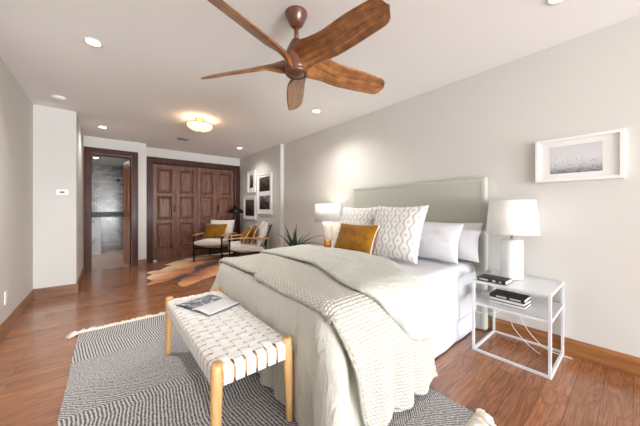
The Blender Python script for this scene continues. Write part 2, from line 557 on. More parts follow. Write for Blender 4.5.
def tube(bm, pts, rad, seg=12, cap=True, flat=1.0):
    pts = [Vector(p) for p in pts]
    rings = []
    n = len(pts)
    up = None
    for i, p in enumerate(pts):
        t = (pts[min(i + 1, n - 1)] - pts[max(i - 1, 0)]).normalized()
        if up is None:
            up = Vector((0, 0, 1)) if abs(t.z) < 0.9 else Vector((0, 1, 0))
        a = t.cross(up).normalized(); b = a.cross(t).normalized(); up = b
        r = rad[i] if isinstance(rad, (list, tuple)) else rad
        rings.append([bm.verts.new(p + a * math.cos(2 * PI * k / seg) * r + b * math.sin(2 * PI * k / seg) * r * flat) for k in range(seg)])
    uvl = bm.loops.layers.uv.active
    for i in range(n - 1):
        for k in range(seg):
            f = bm.faces.new((rings[i][k], rings[i][(k + 1) % seg], rings[i + 1][(k + 1) % seg], rings[i + 1][k]))
    if cap:
        bm.faces.new(rings[0][::-1]); bm.faces.new(rings[-1])
    return rings

def lathe(bm, prof, seg=32, c=(0, 0), capb=True, capt=True):
    rings = []
    for r, z in prof:
        rings.append([bm.verts.new((c[0] + r * math.cos(2 * PI * k / seg), c[1] + r * math.sin(2 * PI * k / seg), z)) for k in range(seg)])
    for i in range(len(rings) - 1):
        for k in range(seg):
            bm.faces.new((rings[i][k], rings[i][(k + 1) % seg], rings[i + 1][(k + 1) % seg], rings[i + 1][k]))
    if capb: bm.faces.new(rings[0][::-1])
    if capt: bm.faces.new(rings[-1])
    return rings

def grid(bm, fn, us, vs_, uvfn=None, closed_v=False):
    """fn(u,v)->point, faces between"""
    uvl = bm.loops.layers.uv.active
    G = [[bm.verts.new(fn(u, v)) for v in vs_] for u in us]
    nv = len(vs_)
    for i in range(len(us) - 1):
        for j in range(nv if closed_v else nv - 1):
            j2 = (j + 1) % nv
            f = bm.faces.new((G[i][j], G[i + 1][j], G[i + 1][j2], G[i][j2]))
            uu = [(us[i], vs_[j]), (us[i + 1], vs_[j]), (us[i + 1], vs_[j2]), (us[i], vs_[j2])]
            for lp, q in zip(f.loops, uu):
                lp[uvl].uv = uvfn(*q) if uvfn else q
    return G
def lin(a, b, n): return [a + (b - a) * i / n for i in range(n + 1)]
def nz(x, y=0, z=0): return noise.noise(Vector((x, y, z)))
def smooth01(x):
    x = max(0, min(1, x)); return x * x * (3 - 2 * x)

# ------------------------------------------------------------------ room shell
CZ = 2.5
XL, XR = -0.72, 2.84
YB = -7.0
T = 0.12
b = BM(); box(b, XL - T, XR + T, YB - T, 6.5, -0.1, 0); box(b, 0.5, XR + T, 6.5, 7.5, -0.1, 0); struct('floor', b, M['floor'])
b = BM(); box(b, -1.1, 0.5, 6.5, 9.6, -0.1, 0.001); struct('floor_bathroom', b, M['bath_floor'])
b = BM(); box(b, XL - T, XR + T, YB - T, 6.9, CZ, CZ + T); struct('ceiling', b, M['ceiling'])
b = BM(); box(b, -1.1, 1.1, 6.9, 9.6, CZ - 0.1, CZ + T); struct('ceiling_bathroom', b, M['ceiling'])
b = BM(); box(b, XL - T, XL, YB - T, 4.9, 0, CZ); struct('wall_left', b, M['wall'])
b = BM(); box(b, XL - T, -0.315, 4.9, 6.52, 0, CZ); struct('wall_left_return', b, M['wall'])
b = BM()
box(b, XR, XR + T, YB - T, 4.62, 0, CZ)
struct('wall_right', b, M['wall'])
b = BM(); box(b, 2.765, XR + T, 4.62, 6.9, 0, CZ); struct('wall_niche_right', b, M['wall'])
# bathroom wall with door opening x -0.27..0.36, z..2.17
b = BM()
box(b, 0.38, 0.64, 6.40, 6.52, 0, CZ)
box(b, -0.315, 0.38, 6.40, 6.52, 2.19, CZ)
box(b, 0.58, 0.64, 6.52, 6.72, 0, CZ)
struct('wall_bathroom', b, M['wall'])
# closet wall
b = BM()
box(b, 0.58, 0.79, 6.72, 6.82, 0, CZ)
box(b, 0.79, 2.62, 6.72, 6.82, 2.18, CZ)
box(b, 2.62, 2.77, 6.72, 6.82, 0, CZ)
struct('wall_closet', b, M['wall'])
b = BM(); box(b, 0.64, 2.9, 7.4, 7.5, 0, CZ); struct('wall_closet_back', b, M['wall'])
# rear wall behind the viewpoint with a wide window
WX0, WX1, WZ0, WZ1 = -0.5, 2.65, 0.12, 2.32
b = BM()
box(b, XL - T, WX0, YB - T, YB, 0, CZ); box(b, WX1, XR + T, YB - T, YB, 0, CZ)
box(b, WX0, WX1, YB - T, YB, 0, WZ0); box(b, WX0, WX1, YB - T, YB, WZ1, CZ)
struct('wall_rear', b, M['wall'])
b = BM()
for x in (WX0, WX0 + 1.03, WX0 + 2.07, WX1 - 0.05): box(b, x, x + 0.05, YB - 0.09, YB - 0.03, WZ0, WZ1)
box(b, WX0, WX1, YB - 0.09, YB - 0.03, WZ0, WZ0 + 0.05); box(b, WX0, WX1, YB - 0.09, YB - 0.03, WZ1 - 0.05, WZ1)
win = struct('window_1', b, M['white_metal'])
b = BM(); box(b, WX0 + 0.02, WX1 - 0.02, YB - 0.063, YB - 0.057, WZ0 + 0.02, WZ1 - 0.02)
obj('pane', b, M['glass'], win)

# baseboards (profiled: body and bevelled cap)
def baseboard(name, a, bb, inward, mat, h=0.13, t=0.018):
    """a,bb wall line ends; inward unit vector into the room"""
    prof = [(0, 0), (t, 0), (t, h * 0.80), (t * 0.75, h * 0.88), (t * 0.55, h), (0, h)]
    bm = BM()
    A, B, N = Vector((a[0], a[1], 0)), Vector((bb[0], bb[1], 0)), Vector((inward[0], inward[1], 0))
    ra = [bm.verts.new(A + N * p + Vector((0, 0, q))) for p, q in prof]
    rb = [bm.verts.new(B + N * p + Vector((0, 0, q))) for p, q in prof]
    n = len(prof)
    for i in range(n): bm.faces.new((ra[i], ra[(i + 1) % n], rb[(i + 1) % n], rb[i]))
    bm.faces.new(ra); bm.faces.new(rb[::-1])
    return struct(name, bm, mat)
baseboard('baseboard_left', (XL, YB), (XL, 4.9), (1, 0), M['base_y'])
baseboard('baseboard_left_return', (XL, 4.9), (-0.315, 4.9), (0, -1), M['base_x'])
baseboard('baseboard_return_side', (-0.315, 4.882), (-0.315, 6.38), (1, 0), M['base_y'])
baseboard('baseboard_right', (XR, YB), (XR, 4.62), (-1, 0), M['base_y'])
baseboard('baseboard_niche_right', (2.765, 4.62), (2.765, 6.70), (-1, 0), M['base_y'])
baseboard('baseboard_niche_front', (2.765, 4.62), (2.84, 4.62), (0, -1), M['base_x'])
baseboard('baseboard_bathroom', (0.50, 6.40), (0.64, 6.40), (0, -1), M['base_x'])

# door casings
def casing(bm, x0, x1, ztop, y, wd, t=0.025, inner=0.02):
    box(bm, x0, x0 + wd, y - t, y, 0, ztop - wd); box(bm, x1 - wd, x1, y - t, y, 0, ztop - wd)
    box(bm, x0, x1, y - t, y, ztop - wd, ztop)
    # raised outer back band
    box(bm, x0, x0 + 0.022, y - t - 0.014, y - t, 0, ztop - 0.022); box(bm, x1 - 0.022, x1, y - t - 0.014, y - t, 0, ztop - 0.022)
    box(bm, x0, x1, y - t - 0.014, y - t, ztop - 0.022, ztop)
b = BM(); casing(b, -0.31, 0.50, 2.30, 6.40, 0.10)
box(b, -0.235, -0.21, 6.40, 6.53, 0, 2.2); box(b, 0.375, 0.40, 6.40, 6.53, 0, 2.2); box(b, -0.21, 0.375, 6.40, 6.53, 2.175, 2.2)
struct('trim_1', b, M['walnut_z'], bevel=0.004)
b = BM(); casing(b, 0.68, 2.755, 2.30, 6.72, 0.115)
box(b, 0.77, 0.795, 6.72, 6.83, 0, 2.2); box(b, 2.615, 2.64, 6.72, 6.83, 0, 2.2); box(b, 0.795, 2.615, 6.72, 6.83, 2.165, 2.19)
struct('trim_2', b, M['walnut_z'], bevel=0.004)

# closet doors: four leaves, each with three raised panels
LW = (2.612 - 0.797) / 4
for i in range(4):
    x0 = 0.797 + i * LW + 0.003; x1 = x0 + LW - 0.006
    y0 = 6.755
    rows = [(0.24, 0.84), (0.92, 1.45), (1.52, 2.07)]
    st = 0.075
    b = BM()
    box(b, x0, x0 + st, y0, y0 + 0.04, 0.02, 2.155); box(b, x1 - st, x1, y0, y0 + 0.04, 0.02, 2.155)
    for z0, z1 in ((0.02, 0.24), (0.84, 0.92), (1.45, 1.52), (2.07, 2.155)):
        box(b, x0 + st, x1 - st, y0, y0 + 0.04, z0, z1)
    box(b, x0 + st, x1 - st, y0 + 0.026, y0 + 0.036, 0.2, 2.1)
    leaf = struct('door_%d' % (i + 2), b, M['door_z'], bevel=0.003)
    for z0, z1 in rows:
        b = BM()
        X0, X1 = x0 + st, x1 - st
        def ring(e, y): return [b.verts.new(p) for p in ((X0 + e, y, z0 + e), (X1 - e, y, z0 + e), (X1 - e, y, z1 - e), (X0 + e, y, z1 - e))]
        rr = [ring(0, y0 + 0.004), ring(0.012, y0 - 0.004), ring(0.022, y0 + 0.014), ring(0.03, y0 + 0.02), ring(0.07, y0 + 0.006), ]
        for q in range(len(rr) - 1):
            for k in range(4): b.faces.new((rr[q][k], rr[q][(k + 1) % 4], rr[q + 1][(k + 1) % 4], rr[q + 1][k]))
        b.faces.new(rr[-1])
        obj('raised_panel', b, M['door_z'], leaf)
    if i in (0, 3):
        hx = x1 - 0.035 if i == 0 else x0 + 0.035
        b = BM()
        box(b, hx - 0.013, hx + 0.013, y0 - 0.006, y0, 1.08, 1.26)
        tube(b, [(hx, y0 - 0.006, 1.11), (hx, y0 - 0.035, 1.12), (hx, y0 - 0.035, 1.22), (hx, y0 - 0.006, 1.23)], 0.007, 8)
        obj('handle', b, M['dark_metal'], leaf)
b = BM(); box(b, 0.80, 0.86, 6.70, 6.73, 0.0, 0.035)
tag(obj('door_stop', b, M['white_plastic'], bevel=0.004), 'small white block on floor at left foot of the closet', 'door stop')

# bathroom
b = BM(); box(b, -1.1, 1.1, 9.35, 9.45, 0, 0.94); box(b, -1.1, 1.1, 9.35, 9.45, 1.08, CZ); struct('wall_bathroom_back', b, M['tile'])
b = BM(); box(b, -1.1, 1.1, 9.34, 9.45, 0.94, 1.08); struct('trim_3', b, M['mosaic'])
b = BM(); box(b, -1.2, -1.1, 6.5, 9.45, 0, CZ); struct('wall_bathroom_left', b, M['tile_side'])
b = BM(); box(b, 0.50, 0.58, 6.52, 9.45, 0, CZ); struct('wall_bathroom_right', b, M['tile_side'])
b = BM(); box(b, -1.1, -0.10, 8.75, 8.87, 0, 0.91); box(b, -1.1, -0.08, 8.73, 8.89, 0.91, 0.94); struct('wall_bathroom_pony', b, M['pony'])
# bathroom door leaf, opened inward
hx, hy = 0.372, 6.53
ang = R(98)
dr = thing('bathroom_door', 'reddish wooden bathroom door swung open inside the bathroom', 'door', (hx, hy, 0), ang)
b = BM(); box(b, 0, 0.58, -0.04, 0, 0.012, 2.16)
for z0, z1 in ((0.2, 0.95), (1.1, 2.02)):
    for y in (-0.047, 0.0):
        box(b, 0.1, 0.48, y, y + 0.007, z0, z0 + 0.02); box(b, 0.1, 0.48, y, y + 0.007, z1 - 0.02, z1)
        box(b, 0.1, 0.12, y, y + 0.007, z0, z1); box(b, 0.46, 0.48, y, y + 0.007, z0, z1)
obj('door_leaf', b, M['bath_door'], dr)
b = BM()
tube(b, [(0.53, 0.0, 1.02), (0.53, 0.055, 1.02), (0.43, 0.06, 1.02)], 0.009, 8)
lathe_c = [(0.026, 0), (0.026, 0.008)]
box(b, 0.505, 0.555, 0.0, 0.008, 0.97, 1.07)
obj('lever_handle', b, M['dark_metal'], dr)
# toilet
tl = thing('toilet', 'white toilet glimpsed through the bathroom doorway', 'toilet', (-0.62, 8.35, 0.001))
def oval(bm, rings_):
    rs = []
    for cx_, rx, ry, z in rings_:
        rs.append([bm.verts.new((cx_ + rx * math.cos(2 * PI * k / 28), ry * math.sin(2 * PI * k / 28), z)) for k in range(28)])
    for i in range(len(rs) - 1):
        for k in range(28): bm.faces.new((rs[i][k], rs[i][(k + 1) % 28], rs[i + 1][(k + 1) % 28], rs[i + 1][k]))
    bm.faces.new(rs[0][::-1]); bm.faces.new(rs[-1])
b = BM(); oval(b, [(0.02, 0.17, 0.12, 0), (0.03, 0.18, 0.12, 0.1), (0.08, 0.24, 0.15, 0.25), (0.12, 0.29, 0.19, 0.38), (0.12, 0.30, 0.2, 0.41)])
obj('bowl', b, M['porcelain'], tl, smooth=True)
b = BM(); oval(b, [(0.12, 0.30, 0.20, 0.412), (0.12, 0.31, 0.205, 0.425), (0.12, 0.30, 0.20, 0.445)])
obj('lid', b, M['porcelain'], tl)
b = BM(); box(b, -0.40, -0.17, -0.2, 0.2, 0.0, 0.80)
obj('tank', b, M['porcelain'], tl, bevel=0.02)
# paper holder on the pony wall
ph = thing('paper_holder', 'curved metal holder with a white roll on bathroom half wall', 'toilet paper holder', (-0.33, 8.75, 0.78))
b = BM(); tube(b, [(0.09, 0, 0.05), (0.09, -0.05, 0.05), (0.07, -0.07, 0.05), (-0.07, -0.07, 0.05), (-0.1, -0.06, 0.02), (-0.1, -0.06, -0.04), (0.05, -0.06, -0.045)], 0.01, 8)
obj('bar', b, M['black_metal'], ph, smooth=True)
b = BM(); rg = lathe(b, [(0.05, -0.055), (0.05, 0.055)], 20)
for v in b.verts: v.co = Vector((v.co.z - 0.03, v.co.x - 0.06, v.co.y - 0.045))
obj('paper_roll', b, M['white_plastic'], ph)
# shower head
sh = thing('shower_head', 'dark shower head high on the grey tiled bathroom wall', 'shower head', (0.27, 9.35, 1.95))
b = BM(); tube(b, [(0, 0, 0.05), (0, -0.1, 0.06), (0, -0.17, 0.02)], 0.01, 8)
obj('arm', b, M['dark_metal'], sh)
b = BM(); lathe(b, [(0.015, 0.03), (0.05, -0.01), (0.052, -0.02)], 20)
for v in b.verts: v.co = Vector((v.co.x, v.co.y - 0.18, v.co.z))
obj('head', b, M['dark_metal'], sh)

# ------------------------------------------------------------------ lights of the room
def downlight(x, y, z, label, power, size=100):
    t_ = thing('recessed_light', label, 'ceiling light', (x, y, z), 0, 'recessed ceiling lights')
    b = BM(); lathe(b, [(0.045, -0.004), (0.052, -0.006), (0.064, -0.004), (0.064, 0.0)], 28, capb=False, capt=False)
    lathe(b, [(0.045, -0.004), (0.045, 0.0)], 28, capb=False, capt=False)
    obj('trim_ring', b, M['white_plastic'], t_, smooth=True)
    b = BM(); lathe(b, [(0.045, -0.0035), (0.045, -0.001)], 28)
    obj('lens', b, M['bulb'], t_)
    s_ = spot('recessed_lamp', (x, y, z - 0.012), power * 4, col=(1, 0.96, 0.93), size=size + 45)
    return t_
downlight(-0.08, 2.77, CZ, 'round recessed light nearest the left wall, above the rug', 20)
downlight(-0.04, 5.53, CZ, 'round recessed light in front of the bathroom doorway', 5)
downlight(2.22, 2.77, CZ, 'round recessed light just beyond the ceiling fan, above the bed', 16)
downlight(2.262, 5.515, CZ, 'small round recessed light above the two armchairs', 10)
downlight(2.21, 0.30, CZ, 'recessed light cut by the top edge of the photo', 0.5)
downlight(-0.19, 8.3, CZ - 0.1, 'recessed light in the bathroom ceiling', 13, 125)

fl = thing('flush_ceiling_lamp', 'lit alabaster bowl ceiling lamp with brass ring', 'ceiling light', (1.08, 4.12, CZ))
b = BM(); lathe(b, [(0.075, 0), (0.075, -0.015), (0.05, -0.03), (0.012, -0.035), (0.012, -0.16)], 32)
obj('canopy', b, M['brass'], fl, smooth=True)
b = BM()
ringp = [(0.19 * math.cos(2 * PI * k / 40), 0.19 * math.sin(2 * PI * k / 40), -0.085) for k in range(41)]
tube(b, ringp, 0.007, 8, cap=False)
for k in range(3):
    a = 2 * PI * k / 3 + 0.5
    tube(b, [(0.03 * math.cos(a), 0.03 * math.sin(a), -0.03), (0.12 * math.cos(a), 0.12 * math.sin(a), -0.045), (0.19 * math.cos(a), 0.19 * math.sin(a), -0.085)], 0.005, 6)
obj('ring', b, M['brass'], fl, smooth=True)
b = BM(); lathe(b, [(0.18, -0.085)] + [(0.18 * math.cos(q), -0.085 - 0.1 * math.sin(q)) for q in lin(0.15, 1.45, 10)], 40, capb=False)
obj('bowl', b, M['alabaster'], fl, smooth=True, solid=0.005)
b = BM(); lathe(b, [(0.0101, -0.183), (0.018, -0.19), (0.006, -0.205)], 12)
obj('finial', b, M['brass'], fl, smooth=True)
point('flush_bulb', (1.08, 4.12, CZ - 0.10), 3, radius=0.03)

b = BM(); lathe(b, [(0.062, 0), (0.064, -0.012), (0.058, -0.028), (0.03, -0.034)], 32)
tag(obj('smoke_detector', b, M['white_plastic'], smooth=True), 'white smoke detector on the ceiling near the left wall', 'smoke detector', loc=(-0.434, 4.386, CZ))
b = BM(); box(b, -0.09, 0.09, -0.06, 0.06, -0.008, 0)
for k in range(7): box(b, -0.075, 0.075, -0.05 + k * 0.0155, -0.043 + k * 0.0155, -0.013, -0.008)
tag(obj('ceiling_vent', b, M['grey_plastic']), 'small grey vent grille in the ceiling beyond the bowl lamp', 'vent', loc=(1.137, 5.5, CZ))

th_ = thing('thermostat', 'white thermostat with dark display on the wall beside the bathroom', 'thermostat', (-0.452, 4.9, 1.382))
b = BM(); box(b, -0.062, 0.062, -0.022, 0, -0.04, 0.04); obj('housing', b, M['white_plastic'], th_, bevel=0.006)
b = BM(); box(b, -0.025, 0.02, -0.0235, -0.0215, -0.012, 0.012); obj('display', b, M['grey_plastic'], th_)
ou = thing('wall_outlet', 'white outlet plate low on the left wall', 'outlet', (XL, 3.71, 0.335))
b = BM(); box(b, 0, 0.008, -0.037, 0.037, -0.06, 0.06); obj('plate', b, M['white_plastic'], ou, bevel=0.003)
b = BM(); box(b, 0.008, 0.0095, -0.016, 0.016, 0.008, 0.04); box(b, 0.008, 0.0095, -0.016, 0.016, -0.04, -0.008); obj('socket', b, M['white_metal'], ou)

# ------------------------------------------------------------------ ceiling fan
FX, FY, FZ = 1.01, 1.478, 2.125
fan = thing('ceiling_fan', 'brown ceiling fan with five sculpted wooden blades', 'ceiling fan', (FX, FY, 0))
b = BM(); lathe(b, [(0.076, 2.5), (0.076, 2.488), (0.046, 2.425), (0.030, 2.408), (0.014, 2.402)], 32); obj('canopy', b, M['fan_hub'], fan, smooth=True)
b = BM(); tube(b, [(0, 0, 2.40), (0, 0, 2.30)], 0.016, 16); obj('downrod', b, M['fan_hub'], fan, smooth=True)
b = BM(); lathe(b, [(0.02, 2.325), (0.030, 2.318), (0.046, 2.29), (0.064, 2.25), (0.078, 2.20), (0.083, 2.15), (0.080, 2.11), (0.076, 2.098)], 40)
obj('motor_housing', b, M['fan_hub'], fan, smooth=True)
b = BM(); lathe(b, [(0.076, 2.103), (0.077, 2.088), (0.072, 2.080), (0.066, 2.086), (0.05, 2.082), (0.015, 2.078)], 40, capb=False)
obj('hub_cap', b, M['fan_hub'], fan, smooth=True)
def blade_mesh(a0):
    bm = BM()
    L0, L1 = 0.045, 0.735
    N, K = 34, 16
    rings = []
    uvl = bm.loops.layers.uv.active
    for i in range(N + 1):
        s = i / N
        r = L0 + (L1 - L0) * s
        pitch = R(62 - 30 * smooth01(s * 3.6) - 5 * s)
        chord = 0.175 - 0.01 * s - 0.02 * smooth01((s - 0.6) / 0.4)
        if s > 0.90: chord *= math.sqrt(max(0.0, 1 - ((s - 0.90) / 0.10) ** 2)) * 0.999 + 0.001
        if s >= 1: chord = 0.012
        thick = 0.030 * (1 - s) + 0.012
        if s > 0.9: thick *= (1 - 0.6 * (s - 0.9) / 0.1)
        zc = FZ + 0.035 * (1 - smooth01(s * 2)) + 0.012 * math.sin(PI * s)
        sweep = -0.025 * (1 - smooth01(s * 2.2))
        ring = []
        for k in range(K):
            q = 2 * PI * k / K
            cx_ = math.cos(q) * chord / 2
            cz = math.sin(q) * thick / 2 + 0.010 * (1 - (2 * cx_ / max(chord, 1e-4)) ** 2) * 1.0
            # local tangent direction t (ccw), chord rises toward -t
            tx = cx_ * math.cos(pitch); tz = -cx_ * math.sin(pitch)
            nx_ = cz * math.sin(pitch); nz_ = cz * math.cos(pitch)
            p = Vector((r, sweep + tx + nx_, zc + tz + nz_))
            ring.append(bm.verts.new(Matrix.Rotation(a0, 3, 'Z') @ p))
        rings.append((ring, s, chord))
    for i in range(N):
        for k in range(K):
            k2 = (k + 1) % K
            f = bm.faces.new((rings[i][0][k], rings[i][0][k2], rings[i + 1][0][k2], rings[i + 1][0][k]))
            for lp, (ii, kk) in zip(f.loops, ((i, k), (i, k2), (i + 1, k2), (i + 1, k))):
                lp[uvl].uv = (rings[ii][1] * 0.8, math.cos(2 * PI * kk / K) * 0.09 + a0)
    bm.faces.new(rings[0][0][::-1]); bm.faces.new(rings[-1][0])
    return bm
for k in range(5):
    obj('blade', blade_mesh(R(-87.5 + 72 * k)), M['fan'], fan, smooth=True)

# ------------------------------------------------------------------ framed pictures
def inner_frame(bm, u0, u1, z0, z1, wd, d0, d1):
    """picture frame bars on plane x; u is y"""
    box(bm, d0, d1, u0, u0 + wd, z0, z1); box(bm, d0, d1, u1 - wd, u1, z0, z1)
    box(bm, d0, d1, u0 + wd, u1 - wd, z0, z0 + wd); box(bm, d0, d1, u0 + wd, u1 - wd, z1 - wd, z1)
def wall_art(x, y0, y1, z0, z1, wd, prints, label, depth=0.03, group=None):
    yc, zc = (y0 + y1) / 2, (z0 + z1) / 2
    t_ = thing('framed_picture', label, 'picture', (x, yc, zc), 0, group)
    b = BM(); inner_frame(b, y0 - yc, y1 - yc, z0 - zc, z1 - zc, wd, -depth, -0.001)
    obj('frame', b, M['frame_white'], t_, bevel=0.002)
    b = BM(); box(b, -depth * 0.5, -0.001, y0 - yc + wd, y1 - yc - wd, z0 - zc + wd, z1 - zc - wd)
    obj('mat', b, M['mat_board'], t_)
    for (a0, a1, b0, b1, m_) in prints:
        bm = BM()
        xx = -depth * 0.5 - 0.0015
        uvl = bm.loops.layers.uv.active
        vv = [bm.verts.new((xx, a, c_)) for a, c_ in ((a1 - yc, b0 - zc), (a0 - yc, b0 - zc), (a0 - yc, b1 - zc), (a1 - yc, b1 - zc))]
        f = bm.faces.new(vv)
        for lp, q in zip(f.loops, ((0, 0), (1, 0), (1, 1), (0, 1))): lp[uvl].uv = q
        obj('print', bm, M[m_], t_)
    return t_
wall_art(XR, 0.04, 0.533, 1.378, 1.725, 0.022, [(0.145, 0.437, 1.442, 1.660, 'print_sea')], 'white framed print of seabirds above the water, over the nightstand')
wall_art(2.765, 5.745, 6.168, 1.56, 2.10, 0.022, [(5.86, 6.05, 1.68, 1.99, 'print_small')], 'smallest white framed picture, upper left beside the closet', group='pictures on the niche wall')
wall_art(2.765, 4.95, 5.64, 1.045, 1.955, 0.025, [(5.05, 5.54, 1.56, 1.88, 'print_landscape'), (5.05, 5.54, 1.15, 1.46, 'print_figure')], 'tall white framed picture holding two dark photographs', group='pictures on the niche wall')
wall_art(2.765, 5.72, 6.41, 0.905, 1.465, 0.025, [(5.82, 6.31, 0.99, 1.39, 'print_landscape')], 'white framed dark landscape, lower left by the floor lamp', group='pictures on the niche wall')

# ------------------------------------------------------------------ rugs
b = BM()
rx0, rx1, ry0, ry1 = -0.20, 1.60, 0.56, 3.26
def rugp(u, v):
    e = 0.008 * nz(v * 5, 3) if u in (0, 1) else 0
    return (rx0 + (rx1 - rx0) * u + e - 0.7, ry0 + (ry1 - ry0) * v + 0.01 * nz(u * 4, 9) - 1.9, 0.010)
grid(b, rugp, lin(0, 1, 40), lin(0, 1, 60))
rug = thing('area_rug', 'black and white zigzag woven wool rug under the bed and bench', 'rug', (0.7, 1.9, 0))
obj('rug_field', b, M['rug'], rug, solid=-0.0 or 0.009)
b = BM()
for end in (0, 1):
    yy = ry1 if end else ry0
    sgn = 1 if end else -1
    n = 110
    for k in range(n):
        x = rx0 + (rx1 - rx0) * (k + 0.5) / n
        ln = 0.06 + 0.05 * random.random()
        dx = 0.03 * (random.random() - 0.5) + 0.015 * math.sin(k * 0.5)
        p0 = Vector((x - 0.7, yy - 1.9 - sgn * 0.006, 0.009)); p1 = p0 + Vector((dx * 0.5, sgn * ln * 0.5, 0.003)); p2 = p0 + Vector((dx, sgn * ln, -0.004))
        tube(b, [p0, p1, p2], [0.010, 0.016, 0.009], 6, flat=0.7)
obj('fringe', b, M['fringe'], rug, smooth=True)['kind'] = 'stuff'
# corner tassel
for (cx_, cy_, dx_, dy_) in ((1.585, 0.555, 0.07, -0.05), (-0.19, 3.25, -0.10, 0.01)):
    b = BM()
    for k in range(46):
        a = (random.random() - 0.5) * 1.9
        d = Vector((dx_, dy_, 0)); d.rotate(Matrix.Rotation(a, 3, 'Z'))
        p0 = Vector((cx_ - 0.7, cy_ - 1.9, 0.014))
        q = 0.5 + 0.5 * random.random()
        tube(b, [p0, p0 + d * 0.5 * q + Vector((0, 0, 0.014 * random.random())), p0 + d * q * 0.95 + Vector((0, 0, -0.009))], [0.007, 0.007, 0.004], 5)
    obj('tassel', b, M['fringe'], rug, smooth=True)

# cowhide: ragged outline, local x along the spine
hide_world = [(1.011, 6.272), (1.175, 6.449), (1.332, 6.538), (1.478, 6.634), (1.744, 6.644), (2.065, 6.55), (2.297, 6.306), (2.396, 5.813), (2.383, 5.244), (2.036, 4.7), (1.704, 4.581),
              (1.462, 4.636), (1.314, 4.555), (1.172, 4.466), (0.987, 4.304), (0.875, 4.297), (0.857, 4.48), (0.937, 4.669), (0.887, 4.787), (0.763, 4.774), (0.656, 4.752), (0.587, 4.738),
              (0.501, 4.665), (0.497, 4.812), (0.579, 4.889), (0.527, 5.164), (0.573, 5.336), (0.636, 5.372), (0.572, 5.609), (0.643, 5.697), (0.791, 5.729), (0.924, 5.95), (1.023, 6.011), (0.945, 6.199)]
HR = R(44)
hide_out = [((x - 1.45) * math.cos(HR) + (y - 5.38) * math.sin(HR), -(x - 1.45) * math.sin(HR) + (y - 5.38) * math.cos(HR)) for x, y in hide_world]
# ------------------------------------------------------------------ place the hide using its own outline
def hide_bm(pts):
    bm = BM()
    P = []
    n = len(pts)
    for i in range(n):
        a, c_ = Vector(pts[i]), Vector(pts[(i + 1) % n]); p0 = Vector(pts[i - 1]); p3 = Vector(pts[(i + 2) % n])
        for k in range(6):
            t_ = k / 6
            q = 0.5 * ((2 * a) + (c_ - p0) * t_ + (2 * p0 - 5 * a + 4 * c_ - p3) * t_ * t_ + (3 * a - p0 - 3 * c_ + p3) * t_ ** 3)
            j = 0.022 * nz(q.x * 17, q.y * 17) + 0.01 * nz(q.x * 50, q.y * 50)
            P.append((q.x + j, q.y + j))
    inner = [bm.verts.new((x * 0.97, y * 0.97, 0.007)) for x, y in P]
    outer = [bm.verts.new((x, y, 0.001)) for x, y in P]
    m_ = len(P)
    for i in range(m_): bm.faces.new((outer[i], outer[(i + 1) % m_], inner[(i + 1) % m_], inner[i]))
    fc = bm.faces.new(inner)
    bmesh.ops.triangulate(bm, faces=[fc])
    return bm
hide = obj('cowhide_rug', hide_bm(hide_out), M['hide'])
tag(hide, 'brown and tan brindled cowhide rug on the floor before the armchairs', 'rug', loc=(1.45, 5.38, 0), rot=(0, 0, HR))

# ------------------------------------------------------------------ bed
YN, YF = 0.98, 2.52          # mattress sides
bed = thing('bed', 'king bed with tall sage green upholstered headboard', 'bed', (1.8, 1.75, 0))
OX, OY = 1.8, 1.75
b = BM()
box(b, 2.755 - OX, 2.835 - OX, 0.885 - OY, 2.585 - OY, 0.0, 1.465)
hb = obj('headboard', b, M['headboard'], bed, bevel=0.022, bseg=4, smooth=True)
b = BM()
xh = 2.755 - OX - 0.0015
pp = [(xh, 0.885 + 0.04 - OY, 0.05), (xh, 0.885 + 0.04 - OY, 1.425), (xh, 2.585 - 0.04 - OY, 1.425), (xh, 2.585 - 0.04 - OY, 0.05)]
for a, c_ in zip(pp[:-1], pp[1:]): tube(b, [a, c_], 0.0022, 8)
obj('piping', b, M['headboard'], hb, smooth=True)
b = BM(); box(b, 0.90 - OX, 2.75 - OX, YN + 0.03 - OY, YF - 0.03 - OY, 0.27, 0.625); obj('mattress', b, M['white_cotton'], bed, bevel=0.06, bseg=4, smooth=True)
b = BM()
# skirt: pleated wall around base
def skirt(u, v):
    x = 2.745 - 1.82 * u
    z = 0.012 + 0.27 * v
    y = YN + 0.0 + 0.012 * nz(x * 5) * (1 - v) - 0.012 * (1 - v)
    return (x - OX, y - OY, z)
grid(b, skirt, lin(0, 1, 60), lin(0, 1, 6))
grid(b, lambda u, v: (2.745 - 1.82 * u - OX, YF + 0.012 * (1 - v) - OY, 0.012 + 0.27 * v), lin(0, 1, 20), lin(0, 1, 2))
grid(b, lambda u, v: (0.925 - OX, YN + (YF - YN) * u - OY, 0.012 + 0.27 * v), lin(0, 1, 20), lin(0, 1, 2))
obj('bed_skirt', b, M['skirt'], bed, smooth=True, solid=0.008)

# cross profile over the bed: t = arc length from centre line towards near side (negative y)
RC = 0.085
def side(x, t, w_, ztop, yc, flare=0.10, foldamp=0.02, phase=0.0, freq=9.0, near=True):
    """returns (y,z) for arc length t>=0 measured from the centre"""
    sg = -1 if near else 1
    flat = w_ - RC
    crown = 0.02 * math.cos(min(1, t / w_) * PI / 2)
    if t <= flat:
        return yc + sg * t, ztop + crown
    q = t - flat
    if q < RC * PI / 2:
        a = q / RC
        return yc + sg * (flat + RC * math.sin(a)), ztop - RC * (1 - math.cos(a)) + crown
    d = q - RC * PI / 2
    fold = foldamp * smooth01(d / 0.35) * (math.sin(x * freq * 2 * PI + phase + 1.5 * nz(x * 3, 5)) + 0.6 * nz(x * 14, d * 1.2, phase))
    return yc + sg * (w_ + flare * d + fold), ztop - RC - d

